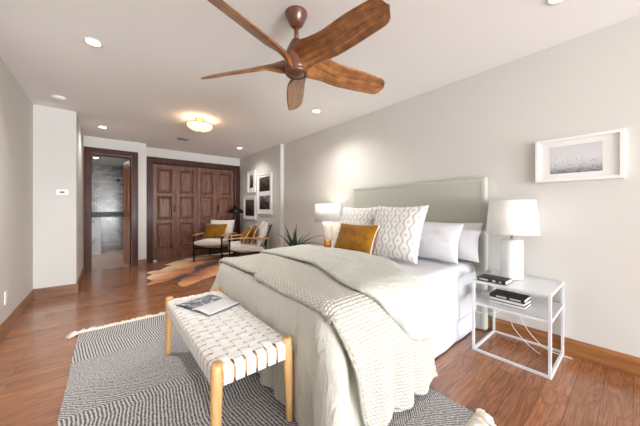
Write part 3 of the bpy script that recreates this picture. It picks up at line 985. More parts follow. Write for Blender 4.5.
# ---- duvet: radial grid around a rounded rectangle
DX0 = 0.812; DYN, DYF = 0.93, 2.58; DX1 = 1.52
ZD = 0.652
def perim(n):
    pts = []
    cr = 0.10
    # inner line positions (start of rounding) and outward normals, from near side x=DX1 to foot to far side
    for x in lin(DX1, DX0 + cr, 46)[:-1]: pts.append((x, DYN, 0, -1))
    for a in lin(0, 90, 14)[:-1]:
        pts.append((DX0 + cr - cr * math.sin(R(a)), DYN + cr - cr * math.cos(R(a)), -math.sin(R(a)), -math.cos(R(a))))
    for y in lin(DYN + cr, DYF - cr, 80)[:-1]: pts.append((DX0, y, -1, 0))
    for a in lin(90, 180, 14)[:-1]:
        pts.append((DX0 + cr - cr * math.sin(R(a)), DYF - cr - cr * math.cos(R(a)), -math.sin(R(a)), -math.cos(R(a))))
    for x in lin(DX0 + cr, DX1, 30): pts.append((x, DYF, 0, 1))
    return pts
per = perim(0)
arc = [0]
for i in range(1, len(per)): arc.append(arc[-1] + math.hypot(per[i][0] - per[i - 1][0], per[i][1] - per[i - 1][1]))
ymid = (DYN + DYF) / 2
def duvet_pt(i, j):
    px_, py_, nx_, ny_ = per[i]
    s = arc[i]
    # j: 0..8 top from spine to edge, 9..14 rounding, 15.. skirt
    ix, iy = px_ - nx_ * RC, py_ - ny_ * RC
    cornerness = abs(nx_ * ny_) * 2
    if j <= 8:
        f = j / 8
        cx_ = max(ix, DX0 + 0.55); cy_ = ymid + (iy - ymid) * 0.25
        x = cx_ + (ix - cx_) * f; y = cy_ + (iy - cy_) * f
        z = ZD + 0.02 * (1 - f * f) + 0.010 * nz(x * 3.3, y * 3.3) + 0.004 * nz(x * 11, y * 11)
        return (x, y, z)
    if j <= 14:
        a = (j - 8) / 6 * PI / 2
        o = RC * math.sin(a); zz = ZD - RC * (1 - math.cos(a))
        bl = 0.008 * nz(s * 6, j * 0.1) * (j - 8) / 6 + 0.010 * nz(ix * 3.3, iy * 3.3) * (1 - (j - 8) / 6)
        return (ix + nx_ * (o + bl), iy + ny_ * (o + bl), zz)
    d = (j - 14) / 26 * (ZD - RC - 0.022 + 0.0 * s)
    dd = smooth01(d / 0.4)
    foot = abs(nx_)
    near = max(0, -ny_)
    flare = 0.03 * foot + 0.13 * near + 0.16 * max(0, ny_) + 0.10 * cornerness
    amp = (0.013 + 0.016 * near + 0.045 * cornerness + 0.008 * max(0, ny_))
    fold = amp * dd * (math.sin(s * 2 * PI * 5.0 + 2.5 * nz(s * 2.1, 1.7)) * 1.1 + 1.2 * nz(s * 13, d * 1.3, 4))
    bulge = 0.018 * math.sin(PI * min(1, d / 0.5)) * (0.4 + 0.6 * near)
    o = RC + flare * d + fold + bulge
    return (ix + nx_ * o, iy + ny_ * o, ZD - RC - d)
b = BM()
G = [[b.verts.new(duvet_pt(i, j)) for j in range(41)] for i in range(len(per))]
for i in range(len(per) - 1):
    for j in range(40):
        b.faces.new((G[i][j], G[i + 1][j], G[i + 1][j + 1], G[i][j + 1]))
# fill the middle of the top
bmesh.ops.remove_doubles(b, verts=b.verts, dist=1e-5)
b.verts.ensure_lookup_table()
cen = (per[0], per[-1])
duvet = obj('duvet', b, M['duvet'], smooth=True, solid=-0.0)
tag(duvet, 'pale greige duvet draped over bed foot and down to the floor', 'duvet')
# middle field of the duvet under the blanket
b = BM()
grid(b, lambda u, v: (DX0 + 0.35 + (DX1 - DX0 - 0.35) * u, DYN + 0.35 + (DYF - DYN - 0.7) * v, ZD + 0.012), lin(0, 1, 8), lin(0, 1, 10))
obj('duvet_middle', b, M['duvet'], duvet, smooth=True)

# ---- ribbed white coverlet near the head
YC = (YN + YF) / 2
def sheet_pt(u, v):
    x = 1.45 + (2.75 - 1.45) * u
    tt = abs(v)
    hem = 0.36 + 0.03 * (1 - u)
    W_ = (YF - YN) / 2 + 0.012
    L_ = W_ - RC + RC * PI / 2 + hem
    y, z = side(x, tt * L_, W_, 0.642, YC, 0.03, 0.004, near=v < 0)
    z += 0.004 * nz(x * 5, v * 5)
    return (x, y, z)
b = BM()
grid(b, sheet_pt, lin(0, 1, 40), lin(-1, 1, 90), uvfn=lambda u, v: (u * 1.3, v * 1.3))
tag(obj('coverlet', b, M['sheet'], smooth=True, solid=0.006), 'white ribbed coverlet on the mattress by the pillows', 'coverlet')

# ---- cream knitted throw across the foot
YCD = ymid
def throw_left(tn):   # x of the edge nearer the foot along signed arc position
    return 0.842
def throw_pt(u, v):
    # v: signed arc length from centre, negative = near side (towards -y)
    W_ = (DYF - DYN) / 2 + 0.014
    near = v < 0
    t_ = abs(v)
    d = max(0, t_ - W_)
    if near:
        xl = 0.84 + 0.04 * smooth01((v + 0.2) / -0.8) * 0 + 0.36 * d - 0.14 * d * d
        xr = 1.36 + 0.38 * smooth01(d / 0.25) * 0.6 + 0.16 * d
    else:
        xl = 0.86; xr = 1.42
    x = xl + (xr - xl) * u
    y, z = side(x, t_, W_, ZD + 0.014, YCD, 0.13, 0.016 if near else 0.004, phase=1.0, freq=4.6, near=near)
    if u < 0.12 and d <= 0:   # follows the rounding of the foot edge
        z -= 0.0
    # ease down over the foot rounding
    e = max(0, (DX0 + 0.085) - x)
    z -= e * e / (2 * 0.085) * 2 if d <= 0 else 0
    if near and d > 0:
        y -= 0.020 * smooth01(d / 0.15)
        y -= 0.018 * math.sin(PI * min(1, d / 0.5))
    z += 0.010 * nz(x * 3.3, y * 3.3) + 0.003 * nz(x * 20, y * 20)
    z = max(z, 0.045 + 0.02 * nz(x * 9, 2))
    return (x, y, z)
Wt = (DYF - DYN) / 2
vs2 = lin(-(Wt + 0.615), Wt + 0.30, 150)
b = BM()
grid(b, throw_pt, lin(0, 1, 60), vs2, uvfn=lambda u, v: (v, u * 0.55))
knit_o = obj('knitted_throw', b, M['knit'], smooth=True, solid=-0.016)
tag(knit_o, 'cream chunky knitted throw hanging over the near side of the bed', 'blanket')
# braided edge
b = BM()
for uu in (0.0, 1.0):
    pts_e = [Vector(throw_pt(uu, v)) + Vector((-0.004 if uu == 0 else 0.004, 0, 0.008)) for v in vs2 if v < Wt]
    acc = [pts_e[0]]
    for q in pts_e[1:]:
        if (q - acc[-1]).length > 0.012: acc.append(q)
    tube(b, acc, [0.010 + 0.0035 * math.sin(i * 2.2) for i in range(len(acc))], 8)
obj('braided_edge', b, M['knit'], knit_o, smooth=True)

# ---- turned back part of the duvet: thick loft from far side to near side
def xr_fold(y):   # right edge on top
    return 1.93 - 0.32 * smooth01((1.5 - y) / 0.6)
secs = []
W_ = (DYF - DYN) / 2 + 0.02
Lf = W_ - RC + RC * PI / 2
NS = 110
for i in range(NS + 1):
    v = -(Lf + 0.275) + (2 * Lf + 0.275 + 0.12) * i / NS
    near = v < 0
    t_ = abs(v)
    y, z = side(1.4, t_, W_, ZD + 0.028, YCD, 0.10, 0.0, near=near)
    ny, nz_ = 0, 1
    y2, z2 = side(1.4, t_ + 0.004, W_, ZD + 0.028, YCD, 0.10, 0.0, near=near)
    tv = Vector((0, y2 - y, z2 - z)).normalized()
    nrm = Vector((0, -tv.z, tv.y)) if not near else Vector((0, tv.z, -tv.y))
    if nrm.z < -0.2: nrm = -nrm
    if near and nrm.y > 0: nrm = -nrm
    d = max(0, t_ - (W_ - RC))
    yt = y
    xl = 1.29 - 0.20 * smooth01((1.75 - yt) / 0.75)
    xr_ = xr_fold(yt)
    if near:
        xl = xl + 0.14 * smooth01(d / 0.2) + 1.25 * max(0, d - 0.16) ** 1.25
        xr_ = xr_ + 0.20 * smooth01(d / 0.25)
        e = (Lf + 0.275 - t_)
        if e < 0.10:
            k_ = math.sqrt(max(0, 1 - ((0.10 - e) / 0.10) ** 2)) * 0.98 + 0.02
            cx_ = (xl + xr_) / 2; hw = (xr_ - xl) / 2
            xl, xr_ = cx_ - hw * (0.35 + 0.65 * k_), cx_ + hw * (0.35 + 0.65 * k_)
    th0 = 0.020 + 0.022 * (smooth01(d / 0.25) if near else 0)
    if near:
        e = (Lf + 0.275 - t_)
        if e < 0.06: th0 *= math.sqrt(max(0.02, 1 - ((0.06 - e) / 0.06) ** 2))
    secs.append((Vector((0, y, z)), nrm, xl, xr_, th0, v))
b = BM()
KS = 44
rings = []
for (c_, nrm, xl, xr_, th0, v) in secs:
    ring = []
    for k in range(KS):
        a = 2 * PI * k / KS
        ca, sa = math.cos(a), math.sin(a)
        cxn = math.copysign(abs(ca) ** 0.75, ca)
        szn = math.copysign(abs(sa) ** 0.6, sa)
        x = (xl + xr_) / 2 + (xr_ - xl) / 2 * cxn
        wr = 0.010 * nz(x * 5 + 2, v * 3.2) + 0.006 * nz(x * 14, v * 5)
        dd = smooth01((abs(v) - W_ + 0.1) / 0.2) if v < 0 else 0
        wr += 0.012 * dd * math.sin(x * 34 + 6 * v + 2 * nz(x * 4, v * 3)) + 0.006 * (1 - abs(2 * abs(nz(x * 6, v * 4, 7)) - 0.3))
        off = th0 * szn + (wr if sa > 0 else 0)
        p = c_ + nrm * (off + th0)
        ring.append(b.verts.new((x, p.y, p.z)))
    rings.append(ring)
for i in range(len(rings) - 1):
    for k in range(KS): b.faces.new((rings[i][k], rings[i][(k + 1) % KS], rings[i + 1][(k + 1) % KS], rings[i + 1][k]))
b.faces.new(rings[0][::-1]); b.faces.new(rings[-1])
obj('turned_back_edge', b, M['duvet_fold'], duvet, smooth=True, label='thick folded back end of the duvet')

# ------------------------------------------------------------------ pillows
def pillow_bm(wd, ht, th_, pinch=0.10, seed=0, n=36, uvs=True, edge=0.004):
    bm = BM()
    uvl = bm.loops.layers.uv.active
    us = [-math.cos(PI * i / n) for i in range(n + 1)]
    def P(u, v, sg):
        x = wd / 2 * u * (1 - pinch * math.cos(v * PI / 2)) 
        z = ht / 2 * v * (1 - pinch * math.cos(u * PI / 2))
        e = max(0, (1 - abs(u) ** 2.4)) * max(0, (1 - abs(v) ** 2.4))
        tk = th_ / 2 * e ** 0.55 + edge
        tk += sg * 0.0 + 0.012 * nz(u * 2.2 + seed, v * 2.2, sg) * e + 0.004 * nz(u * 7 + seed, v * 7, sg) * e ** 0.5
        return Vector((x, sg * tk, z))
    Gs = {}
    for sg in (-1, 1):
        Gs[sg] = [[bm.verts.new(P(u, v, sg)) for v in us] for u in us]
        for i in range(n):
            for j in range(n):
                f = bm.faces.new((Gs[sg][i][j], Gs[sg][i + 1][j], Gs[sg][i + 1][j + 1], Gs[sg][i][j + 1]))
                for lp, (a, c_) in zip(f.loops, ((i, j), (i + 1, j), (i + 1, j + 1), (i, j + 1))):
                    lp[uvl].uv = ((us[a] + 1) / 2, (us[c_] + 1) / 2)
    bd = [(i, 0) for i in range(n)] + [(n, j) for j in range(n)] + [(i, n) for i in range(n, 0, -1)] + [(0, j) for j in range(n, 0, -1)]
    for q in range(len(bd)):
        a, c_ = bd[q], bd[(q + 1) % len(bd)]
        bm.faces.new((Gs[-1][a[0]][a[1]], Gs[-1][c_[0]][c_[1]], Gs[1][c_[0]][c_[1]], Gs[1][a[0]][a[1]]))
    rim = [((P(us[a], us[c_], 1) + P(us[a], us[c_], -1)) / 2) for a, c_ in bd]
    return bm, rim
def place_pillow(o, base, lean, yaw, ht, roll=0):
    """base point under the pillow's bottom edge; local +-y is thickness, faces -x after yaw"""
    rot = Matrix.Rotation(yaw, 4, 'Z') @ Matrix.Rotation(-lean, 4, 'X') @ Matrix.Rotation(roll, 4, 'Y')
    o.matrix_world = Matrix.Translation(base) @ rot @ Matrix.Translation((0, 0, ht / 2))
# local front = -y. yaw -90deg turns -y to -x ; leaning top towards +y (back) 
def pillow(name, label, mat, wd, ht, th_, base, lean, yaw=-90, seed=0, pinch=0.10, roll=0, piping=None, group=None, cat='pillow'):
    bm, rim = pillow_bm(wd, ht, th_, pinch, seed)
    o = obj(name, bm, mat, smooth=True)
    tag(o, label, cat, group)
    place_pillow(o, Vector(base), R(lean), R(yaw), ht, R(roll))
    if piping:
        b2 = BM(); tube(b2, rim + [rim[0]], 0.006, 6, cap=False)
        obj('piping', b2, piping, o, smooth=True)
    return o
ZP = 0.672
pillow('bed_pillow', 'white bed pillow against the headboard, rear one of the near pair', M['white_cotton'], 0.70, 0.37, 0.15, (2.60, 1.24, ZP), 17, seed=1, pinch=0.07, group='white bed pillows')
pillow('bed_pillow', 'white bed pillow just behind the large patterned cushion', M['white_cotton'], 0.70, 0.37, 0.15, (2.40, 1.34, ZP), 20, seed=5, pinch=0.07, group='white bed pillows')
pillow('throw_cushion', 'large white cushion with grey ogee pattern, nearer of the two', M['ogee'], 0.58, 0.56, 0.17, (2.10, 1.50, ZP), 22, seed=9, pinch=0.08, group='ogee patterned cushions')
pillow('throw_cushion', 'patterned cushion farther away, partly behind the gold one', M['ogee'], 0.58, 0.56, 0.17, (2.18, 2.13, ZP), 24, seed=14, pinch=0.08, group='ogee patterned cushions')
pillow('lumbar_cushion', 'mustard velvet cushion with white back leaning on patterned cushions', M['gold'], 0.54, 0.35, 0.12, (1.975, 1.90, ZP), 24, seed=21, pinch=0.07, piping=M['cream_trim'])

# ------------------------------------------------------------------ bench
bn = thing('bench', 'oak bench with seat woven from white leather straps', 'bench', (0.572, 1.765, 0))
hx_, hy_ = 0.185, 0.565
def legp(sx, sy):
    bm = BM()
    lathe(bm, [(0.017, 0.012), (0.0185, 0.02), (0.025, 0.25), (0.0275, 0.40), (0.0275, 0.452), (0.023, 0.46)], 20)
    for v in bm.verts:
        v.co.x += sx * (hx_ + 0.012 * (1 - v.co.z / 0.46)); v.co.y += sy * (hy_ + 0.012 * (1 - v.co.z / 0.46))
    return bm
for sx in (-1, 1):
    for sy in (-1, 1): obj('leg', legp(sx, sy), M['oak'], bn, smooth=True)
b = BM()
for sx in (-1, 1): box(b, sx * hx_ - 0.016, sx * hx_ + 0.016, -hy_, hy_, 0.366, 0.434)
for sy in (-1, 1): box(b, -hx_, hx_, sy * hy_ - 0.016, sy * hy_ + 0.016, 0.366, 0.434)
obj('frame', b, M['oak_h'], bn, bevel=0.008)
nA, nB = 20, 6      # straps across, straps along
sw = 0.040
b = BM()
ys = [-hy_ + 0.048 + (2 * hy_ - 0.096) * (i) / (nA - 1) for i in range(nA)]
xs = [-hx_ + 0.045 + (2 * hx_ - 0.09) * (i) / (nB - 1) for i in range(nB)]
swx = 0.047
def strap(bm, pts, side_v, wdt, th_=0.0026):
    n = len(pts); rr = []
    for i, p in enumerate(pts):
        t_ = (pts[min(i + 1, n - 1)] - pts[max(i - 1, 0)]).normalized()
        nn = t_.cross(side_v).normalized()
        rr.append([bm.verts.new(p + side_v * a * wdt / 2 + nn * c_ * th_ / 2) for a, c_ in ((-1, -1), (1, -1), (1, 1), (-1, 1))])
    for i in range(n - 1):
        for k in range(4): bm.faces.new((rr[i][k], rr[i][(k + 1) % 4], rr[i + 1][(k + 1) % 4], rr[i + 1][k]))
    bm.faces.new(rr[0][::-1]); bm.faces.new(rr[-1])
ZS = 0.440
for i, y in enumerate(ys):
    pts = [Vector((-hx_ - 0.021, y, 0.358)), Vector((-hx_ - 0.022, y, 0.418)), Vector((-hx_ - 0.014, y, 0.4345)), Vector((-hx_, y, ZS - 0.001))]
    N = nB * 8
    for k in range(1, N):
        x = -hx_ + 2 * hx_ * k / N
        ph_ = (x - xs[0]) / (xs[1] - xs[0])
        pts.append(Vector((x, y, ZS + 0.0042 * math.cos(PI * ph_) * (1 if i % 2 else -1))))
    pts += [Vector((hx_, y, ZS - 0.001)), Vector((hx_ + 0.014, y, 0.4345)), Vector((hx_ + 0.022, y, 0.418)), Vector((hx_ + 0.021, y, 0.358))]
    strap(b, pts, Vector((0, 1, 0)), 0.042)
for j, x in enumerate(xs):
    pts = [Vector((x, -hy_ - 0.021, 0.358)), Vector((x, -hy_ - 0.022, 0.418)), Vector((x, -hy_ - 0.014, 0.4345)), Vector((x, -hy_, ZS - 0.001))]
    N = nA * 8
    for k in range(1, N):
        y = -hy_ + 2 * hy_ * k / N
        ph_ = (y - ys[0]) / (ys[1] - ys[0])
        pts.append(Vector((x, y, ZS - 0.0042 * math.cos(PI * ph_) * (1 if j % 2 else -1) * (-1) * (-1) * (1))))
    pts += [Vector((x, hy_, ZS - 0.001)), Vector((x, hy_ + 0.014, 0.4345)), Vector((x, hy_ + 0.022, 0.418)), Vector((x, hy_ + 0.021, 0.358))]
    strap(b, pts, Vector((1, 0, 0)), 0.044)
obj('woven_seat', b, M['leather'], bn)

# open magazine on the bench
mg = thing('open_magazine', 'open magazine lying on the far end of the bench', 'magazine', (0.583, 2.01, 0.449), R(20))
def pagebm(sx):
    bm = BM()
    def f(u, v): return (sx * u * 0.192, (v - 0.5) * 0.26, 0.006 + 0.016 * math.sin(PI * min(1, u * 1.35) * 0.75) * (1 - u * 0.6))
    us = lin(0, 1, 14)
    grid(bm, f, us, lin(0, 1, 8), uvfn=lambda u, v: (u, v))
    return bm
# the spread's spine runs along local x here, so rotate the geometry
for sx, m_, nm in ((1, 'page_text', 'text_page'), (-1, 'page_photo', 'photo_page')):
    bm = pagebm(sx)
    for v in bm.verts: v.co = Vector((v.co.y, -v.co.x, v.co.z))
    obj(nm, bm, M[m_], mg, smooth=True, solid=0.004)
b = BM(); box(b, -0.132, 0.132, -0.195, 0.195, 0.0, 0.003); obj('cover', b, M['grey_plastic'], mg)

# ------------------------------------------------------------------ nightstand (near)
ns = thing('nightstand', 'white wire frame metal nightstand with two shelves', 'nightstand', (2.575, 0.60, 0))
b = BM(); X, Y, Z = 0.245, 0.238, 0.565
q = 0.018
rails(b, [((sx * X, sy * Y, 0.009), (sx * X, sy * Y, Z)) for sx in (-1, 1) for sy in (-1, 1)], q)
rails(b, [((-X + q, sy * Y, z), (X - q, sy * Y, z)) for sy in (-1, 1) for z in (0.009, Z)], q * 0.97)
rails(b, [((sx * X, -Y + q, z), (sx * X, Y - q, z)) for sx in (-1, 1) for z in (0.009, Z)], q * 0.97)
obj('frame', b, M['white_metal'], ns, bevel=0.0015)
b = BM(); box(b, -X + q / 2, X - q / 2, -Y + q / 2, Y - q / 2, Z - 0.006, Z + 0.006); obj('top_shelf', b, M['white_metal'], ns)
b = BM(); box(b, -X - q * 0.47, X + q * 0.47, -Y - q * 0.47, Y + q * 0.47, 0.378, 0.396); obj('lower_shelf', b, M['white_metal'], ns)

# table lamps
lp = thing('table_lamp', 'large white cylinder table lamp on the wire nightstand, unlit', 'lamp', (2.64, 0.655, 0.574))
b = BM(); lathe(b, [(0.072, 0.0), (0.078, 0.006), (0.079, 0.015), (0.079, 0.315), (0.074, 0.325), (0.03, 0.33)], 40); obj('base', b, M['ceramic'], lp, smooth=True)
b = BM(); tube(b, [(0, 0, 0.33), (0, 0, 0.42)], 0.008, 12); obj('neck', b, M['brass'], lp, smooth=True)
b = BM(); lathe(b, [(0.185, 0.375), (0.160, 0.655)], 48, capb=False, capt=False)
obj('lamp_shade', b, M['shade'], lp, smooth=True, solid=0.004)

# books
def book(name, label, size, loc, rz, cover, group=None, titled=True, along='y'):
    sx, sy, sz = size
    t_ = thing(name, label, 'book', loc, rz, group)
    b = BM()
    bt = 0.003
    box(b, -sx / 2, sx / 2, -sy / 2, sy / 2, 0, bt); box(b, -sx / 2, sx / 2, -sy / 2, sy / 2, sz - bt, sz)
    if cover == 'book_black': box(b, -sx / 2, -sx / 2 + 0.003, -sy / 2, sy / 2, bt, sz - bt)
    else:
        b2 = BM(); box(b2, -sx / 2 + 0.0005, -sx / 2 + 0.003, -sy / 2, sy / 2, bt, sz - bt); obj('spine', b2, M[cover], t_, label='white spine')
    obj('cover', b, M['book_black'], t_, bevel=0.0008)
    b = BM(); box(b, -sx / 2 + 0.003, sx / 2 - 0.004, -sy / 2 + 0.004, sy / 2 - 0.004, 0.003, sz - 0.003); obj('page_block', b, M['paper'], t_)
    if titled:
        for (a, c_) in titled:
            b = BM(); box(b, -sx / 2 - 0.0006, -sx / 2 + 0.001, a * sy, c_ * sy, sz * 0.28, sz * 0.68)
            obj('spine_label', b, M['book_label'], t_)
    return t_
book('book', 'thick black book lying alone beside the lamp on nightstand top', (0.14, 0.20, 0.030), (2.42, 0.715, 0.5745), R(-4), 'book_black', titled=[(0.10, 0.42), (-0.16, -0.06), (-0.36, -0.28)])
g = 'books stacked on the lower shelf'
book('book', 'white-spined book at the bottom of the stack on the lower shelf', (0.17, 0.235, 0.024), (2.50, 0.63, 0.3965), R(-2), 'book_white', g, [])
book('book', 'white-spined book in the middle of the stack of three', (0.165, 0.23, 0.024), (2.50, 0.63, 0.4212), R(-3), 'book_white', g, [])
book('book', 'black book on top of the stack on nightstand lower shelf', (0.165, 0.23, 0.028), (2.495, 0.632, 0.4459), R(-1), 'book_black', g, [(-0.4, -0.1), (0.0, 0.3)])
# cables
b = BM()
def curve(pts, n=10):
    out = []
    P = [Vector(p) for p in pts]
    P = [P[0]] + P + [P[-1]]
    for i in range(1, len(P) - 2):
        for k in range(n):
            t_ = k / n
            a, b1, c_, d_ = P[i - 1], P[i], P[i + 1], P[i + 2]
            out.append(0.5 * ((2 * b1) + (c_ - a) * t_ + (2 * a - 5 * b1 + 4 * c_ - d_) * t_ ** 2 + (3 * b1 - a - 3 * c_ + d_) * t_ ** 3))
    out.append(P[-2]); return out
tube(b, curve([(2.832, 0.66, 0.54), (2.832, 0.66, 0.30), (2.81, 0.60, 0.14), (2.77, 0.50, 0.045), (2.74, 0.42, 0.02), (2.76, 0.30, 0.006)]), 0.003, 6)
tag(obj('power_cable', b, M['white_plastic'], smooth=True), 'white cable hanging behind nightstand and trailing right along the baseboard', 'cable')
b = BM()
tube(b, curve([(2.832, 0.73, 0.50), (2.832, 0.73, 0.33), (2.80, 0.78, 0.22), (2.76, 0.90, 0.17), (2.74, 1.00, 0.18)]), 0.003, 6)
tag(obj('power_cable', b, M['white_plastic'], smooth=True), 'white cable looping from behind the nightstand toward the bed', 'cable')
b = BM()
tube(b, curve([(2.815, 0.70, 0.14), (2.80, 0.68, 0.10), (2.75, 0.60, 0.04), (2.70, 0.52, 0.006), (2.66, 0.47, 0.005)]), 0.003, 6)
tag(obj('power_cable', b, M['white_plastic'], smooth=True), 'short white cable curling on the floor under the nightstand', 'cable')

# ------------------------------------------------------------------ far side of the bed
nt = thing('side_table', 'light wood bedside table on the far side of the bed', 'nightstand', (2.60, 3.02, 0))
b = BM(); box(b, -0.21, 0.21, -0.29, 0.29, 0.535, 0.56); obj('table_top', b, M['oak_h'], nt, bevel=0.004)
b = BM(); box(b, -0.20, 0.20, -0.28, 0.28, 0.35, 0.535); obj('drawer_box', b, M['oak_h'], nt)
for sx in (-1, 1):
    for sy in (-1, 1):
        b = BM(); box(b, sx * 0.18 - 0.015, sx * 0.18 + 0.015, sy * 0.26 - 0.015, sy * 0.26 + 0.015, 0, 0.35); obj('leg', b, M['oak'], nt)
l2 = thing('table_lamp', 'lit table lamp with white shade and gold foot beyond the pillows', 'lamp', (2.62, 2.985, 0.56))
b = BM(); lathe(b, [(0.055, 0), (0.058, 0.01), (0.052, 0.05), (0.056, 0.12)], 28); obj('foot', b, M['brass'], l2, smooth=True)
b = BM(); lathe(b, [(0.056, 0.12), (0.066, 0.22), (0.078, 0.33), (0.082, 0.40), (0.06, 0.405)], 28); obj('body', b, M['lampglass'], l2, smooth=True)
b = BM(); lathe(b, [(0.205, 0.41), (0.190, 0.675)], 40, capb=False, capt=False); obj('lamp_shade', b, M['shade'], l2, smooth=True, solid=0.003)
b = BM(); tube(b, [(0, 0, 0.40), (0, 0, 0.50)], 0.008, 8); obj('neck', b, M['brass'], l2)
point('bedside_bulb', (2.62, 2.985, 1.10), 2.2, radius=0.035)

pl = thing('potted_agave', 'spiky dark green potted plant beyond the far corner of bed', 'plant', (2.50, 3.72, 0))
b = BM(); lathe(b, [(0.11, 0.0), (0.13, 0.01), (0.16, 0.44), (0.165, 0.46), (0.15, 0.46), (0.145, 0.42)], 28); obj('pot', b, M['pot'], pl, smooth=True)
b = BM(); lathe(b, [(0.145, 0.40), (0.142, 0.425)], 24); obj('soil', b, M['soil'], pl)
def leaf(az, tilt, ln, wd):
    bm = BM()
    d = Vector((math.cos(az), math.sin(az), 0)); sd = Vector((-math.sin(az), math.cos(az), 0))
    rr = []
    n = 12
    for i in range(n + 1):
        s = i / n
        tl_ = tilt * (0.6 + 0.6 * s)
        p = d * (0.04 + ln * s * math.sin(tl_)) + Vector((0, 0, 0.42 + ln * s * math.cos(tl_)))
        w2 = wd * (0.55 + 0.45 * math.sin(PI * min(1, s * 1.4 + 0.1))) * (1 - s ** 2.2) + 0.0015
        up = d * (-math.cos(tl_)) + Vector((0, 0, math.sin(tl_)))
        rr.append([bm.verts.new(p - sd * w2 + up * w2 * 0.5), bm.verts.new(p - up * 0.004), bm.verts.new(p + sd * w2 + up * w2 * 0.5), bm.verts.new(p + up * 0.003)])
    for i in range(n):
        for k in range(4): bm.faces.new((rr[i][k], rr[i][(k + 1) % 4], rr[i + 1][(k + 1) % 4], rr[i + 1][k]))
    bm.faces.new(rr[0][::-1]); bm.faces.new(rr[-1])
    return bm
for az, tl_, ln, wd in ((100, 22, 0.46, 0.03), (160, 12, 0.50, 0.032), (60, 8, 0.40, 0.028), (-60, 50, 0.62, 0.026), (-75, 62, 0.60, 0.024), (200, 26, 0.42, 0.03), (-110, 10, 0.50, 0.03),
                        (130, 34, 0.42, 0.03), (20, 35, 0.36, 0.028), (-30, 30, 0.40, 0.028), (240, 45, 0.4, 0.026)):
    obj('leaf', leaf(R(az), R(tl_), ln, wd * 1.35), M['leaf'], pl, smooth=True)

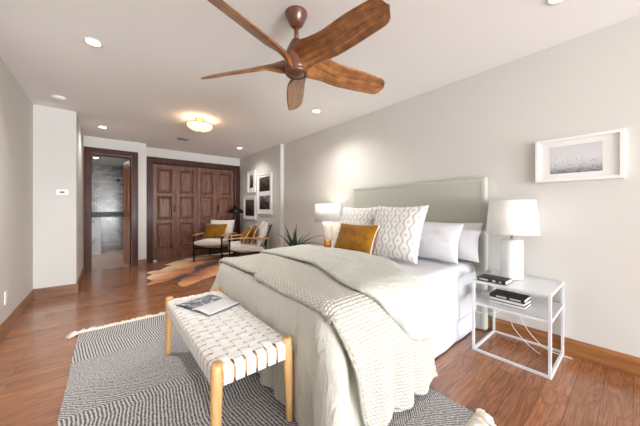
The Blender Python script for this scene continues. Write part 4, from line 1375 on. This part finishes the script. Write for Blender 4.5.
# ------------------------------------------------------------------ armchairs (local: facing -y)
def make_chair(loc, rz, label):
    t_ = thing('armchair', label, 'armchair', loc, rz, 'safari armchairs by the closet')
    W2, D2 = 0.315, 0.34
    for sx in (-1, 1):
        b = BM(); box(b, sx * W2 - 0.014, sx * W2 + 0.014, -D2 - 0.014, -D2 + 0.014, 0, 0.60); obj('front_leg', b, M['black_metal'], t_, bevel=0.003)
        b = BM(); tube(b, [(sx * W2, D2 + 0.02, 0.0), (sx * W2, D2 - 0.01, 0.35), (sx * W2, D2 + 0.02, 0.60)], 0.014, 8); obj('rear_leg', b, M['black_metal'], t_)
        b = BM(); box(b, sx * W2 - 0.028, sx * W2 + 0.028, -D2 - 0.04, D2 + 0.05, 0.565, 0.59)
        bmesh.ops.subdivide_edges(b, edges=[e for e in b.edges if abs(e.verts[0].co.y - e.verts[1].co.y) > 0.3], cuts=6)
        for v in b.verts: v.co.z += 0.012 * math.cos((v.co.y + 0.1) * 5)
        obj('armrest', b, M['arm_wood'] if False else M['oak_h'], t_, bevel=0.008, smooth=True)
        b = BM(); box(b, sx * W2 - 0.018, sx * W2 + 0.018, -D2 - 0.03, -D2 + 0.03, 0.54, 0.605); obj('arm_bracket', b, M['black_metal'], t_)
    b = BM()
    for y in (-D2, D2): box(b, -W2, W2, y - 0.012, y + 0.012, 0.28, 0.31)
    for sx in (-1, 1): box(b, sx * W2 - 0.012, sx * W2 + 0.012, -D2, D2, 0.28, 0.31)
    obj('seat_frame', b, M['black_metal'], t_)
    bm, rim = pillow_bm(0.61, 0.68, 0.15, 0.015, 3, 20, edge=0.03)
    for v in bm.verts: v.co = Vector((v.co.x, v.co.z - 0.02, v.co.y + 0.375 - (v.co.z) * 0.10))
    obj('seat_cushion', bm, M['chair_white'], t_, smooth=True)
    bm, rim = pillow_bm(0.60, 0.50, 0.15, 0.04, 8, 20, edge=0.02)
    rot = Matrix.Rotation(R(-20), 3, 'X')
    for v in bm.verts: v.co = rot @ (v.co + Vector((0, 0, 0.25))) + Vector((0, 0.20, 0.41))
    obj('back_cushion', bm, M['chair_white'], t_, smooth=True)
    b = BM()
    for sx in (-1, 1): tube(b, [(sx * 0.26, 0.26, 0.28), (sx * 0.26, 0.46, 0.84)], 0.012, 8)
    tube(b, [(-0.26, 0.45, 0.80), (0.26, 0.45, 0.80)], 0.012, 8)
    obj('back_frame', b, M['black_metal'], t_)
    return t_
# facing vector (fx,fy): rz so that local -y maps to it
def face(fx, fy): return math.atan2(fy, fx) + PI / 2
fL = Vector((-0.70, -0.71)).normalized()
cL = Vector((1.705, 5.89)) - fL * 0.34
make_chair((cL.x, cL.y, 0.008), face(*fL), 'left armchair, open toward the room, with one gold cushion in front of the closet')
ch1 = [o for o in C.objects if o.name.startswith('armchair')][0]
fR = Vector((-0.936, 0.35)).normalized()
cR = (Vector((1.81, 4.89)) + Vector((2.02, 5.45))) / 2 - fR * 0.34
dup(ch1, (cR.x, cR.y, 0.008), face(*fR), 'right armchair seen side-on, beside the picture wall and nearest the bed')
# chair cushions
def chair_cushion(c, f, off, seed, label, side_=0.0, roll=0, lean=28):
    sd = Vector((-f.y, f.x))
    p = c - f * off + sd * side_
    pillow('chair_cushion', label, M['gold'], 0.52, 0.38, 0.13, (p.x, p.y, 0.468), lean, yaw=math.degrees(face(*f)), seed=seed, pinch=0.07, roll=roll, piping=M['cream_trim'], group='gold cushions on armchairs', cat='cushion')
chair_cushion(cL, fL, 0.02, 31, 'gold cushion with cream piping on the left armchair', -0.06)
chair_cushion(cR, fR, 0.05, 37, 'gold cushion on right armchair, leaning against its white back cushion', 0.0, lean=22)
chair_cushion(cR, fR, -0.12, 41, 'front one of two gold cushions on the right armchair', 0.03, lean=30)

# floor lamp
fl2 = thing('floor_lamp', 'black floor lamp with small dome shade in closet corner', 'lamp', (2.55, 6.45, 0))
b = BM(); lathe(b, [(0.13, 0), (0.13, 0.015), (0.02, 0.022)], 28); obj('base', b, M['black_metal'], fl2, smooth=False)
b = BM(); tube(b, [(0, 0, 0.02), (0, 0, 1.24)], 0.011, 10); obj('pole', b, M['black_metal'], fl2, smooth=True)
b = BM(); lathe(b, [(0.19, 1.06), (0.185, 1.10), (0.13, 1.16), (0.06, 1.19), (0.02, 1.235), (0.012, 1.26)], 32, capb=False)
obj('lamp_shade', b, M['black_metal'], fl2, smooth=True, solid=0.003)
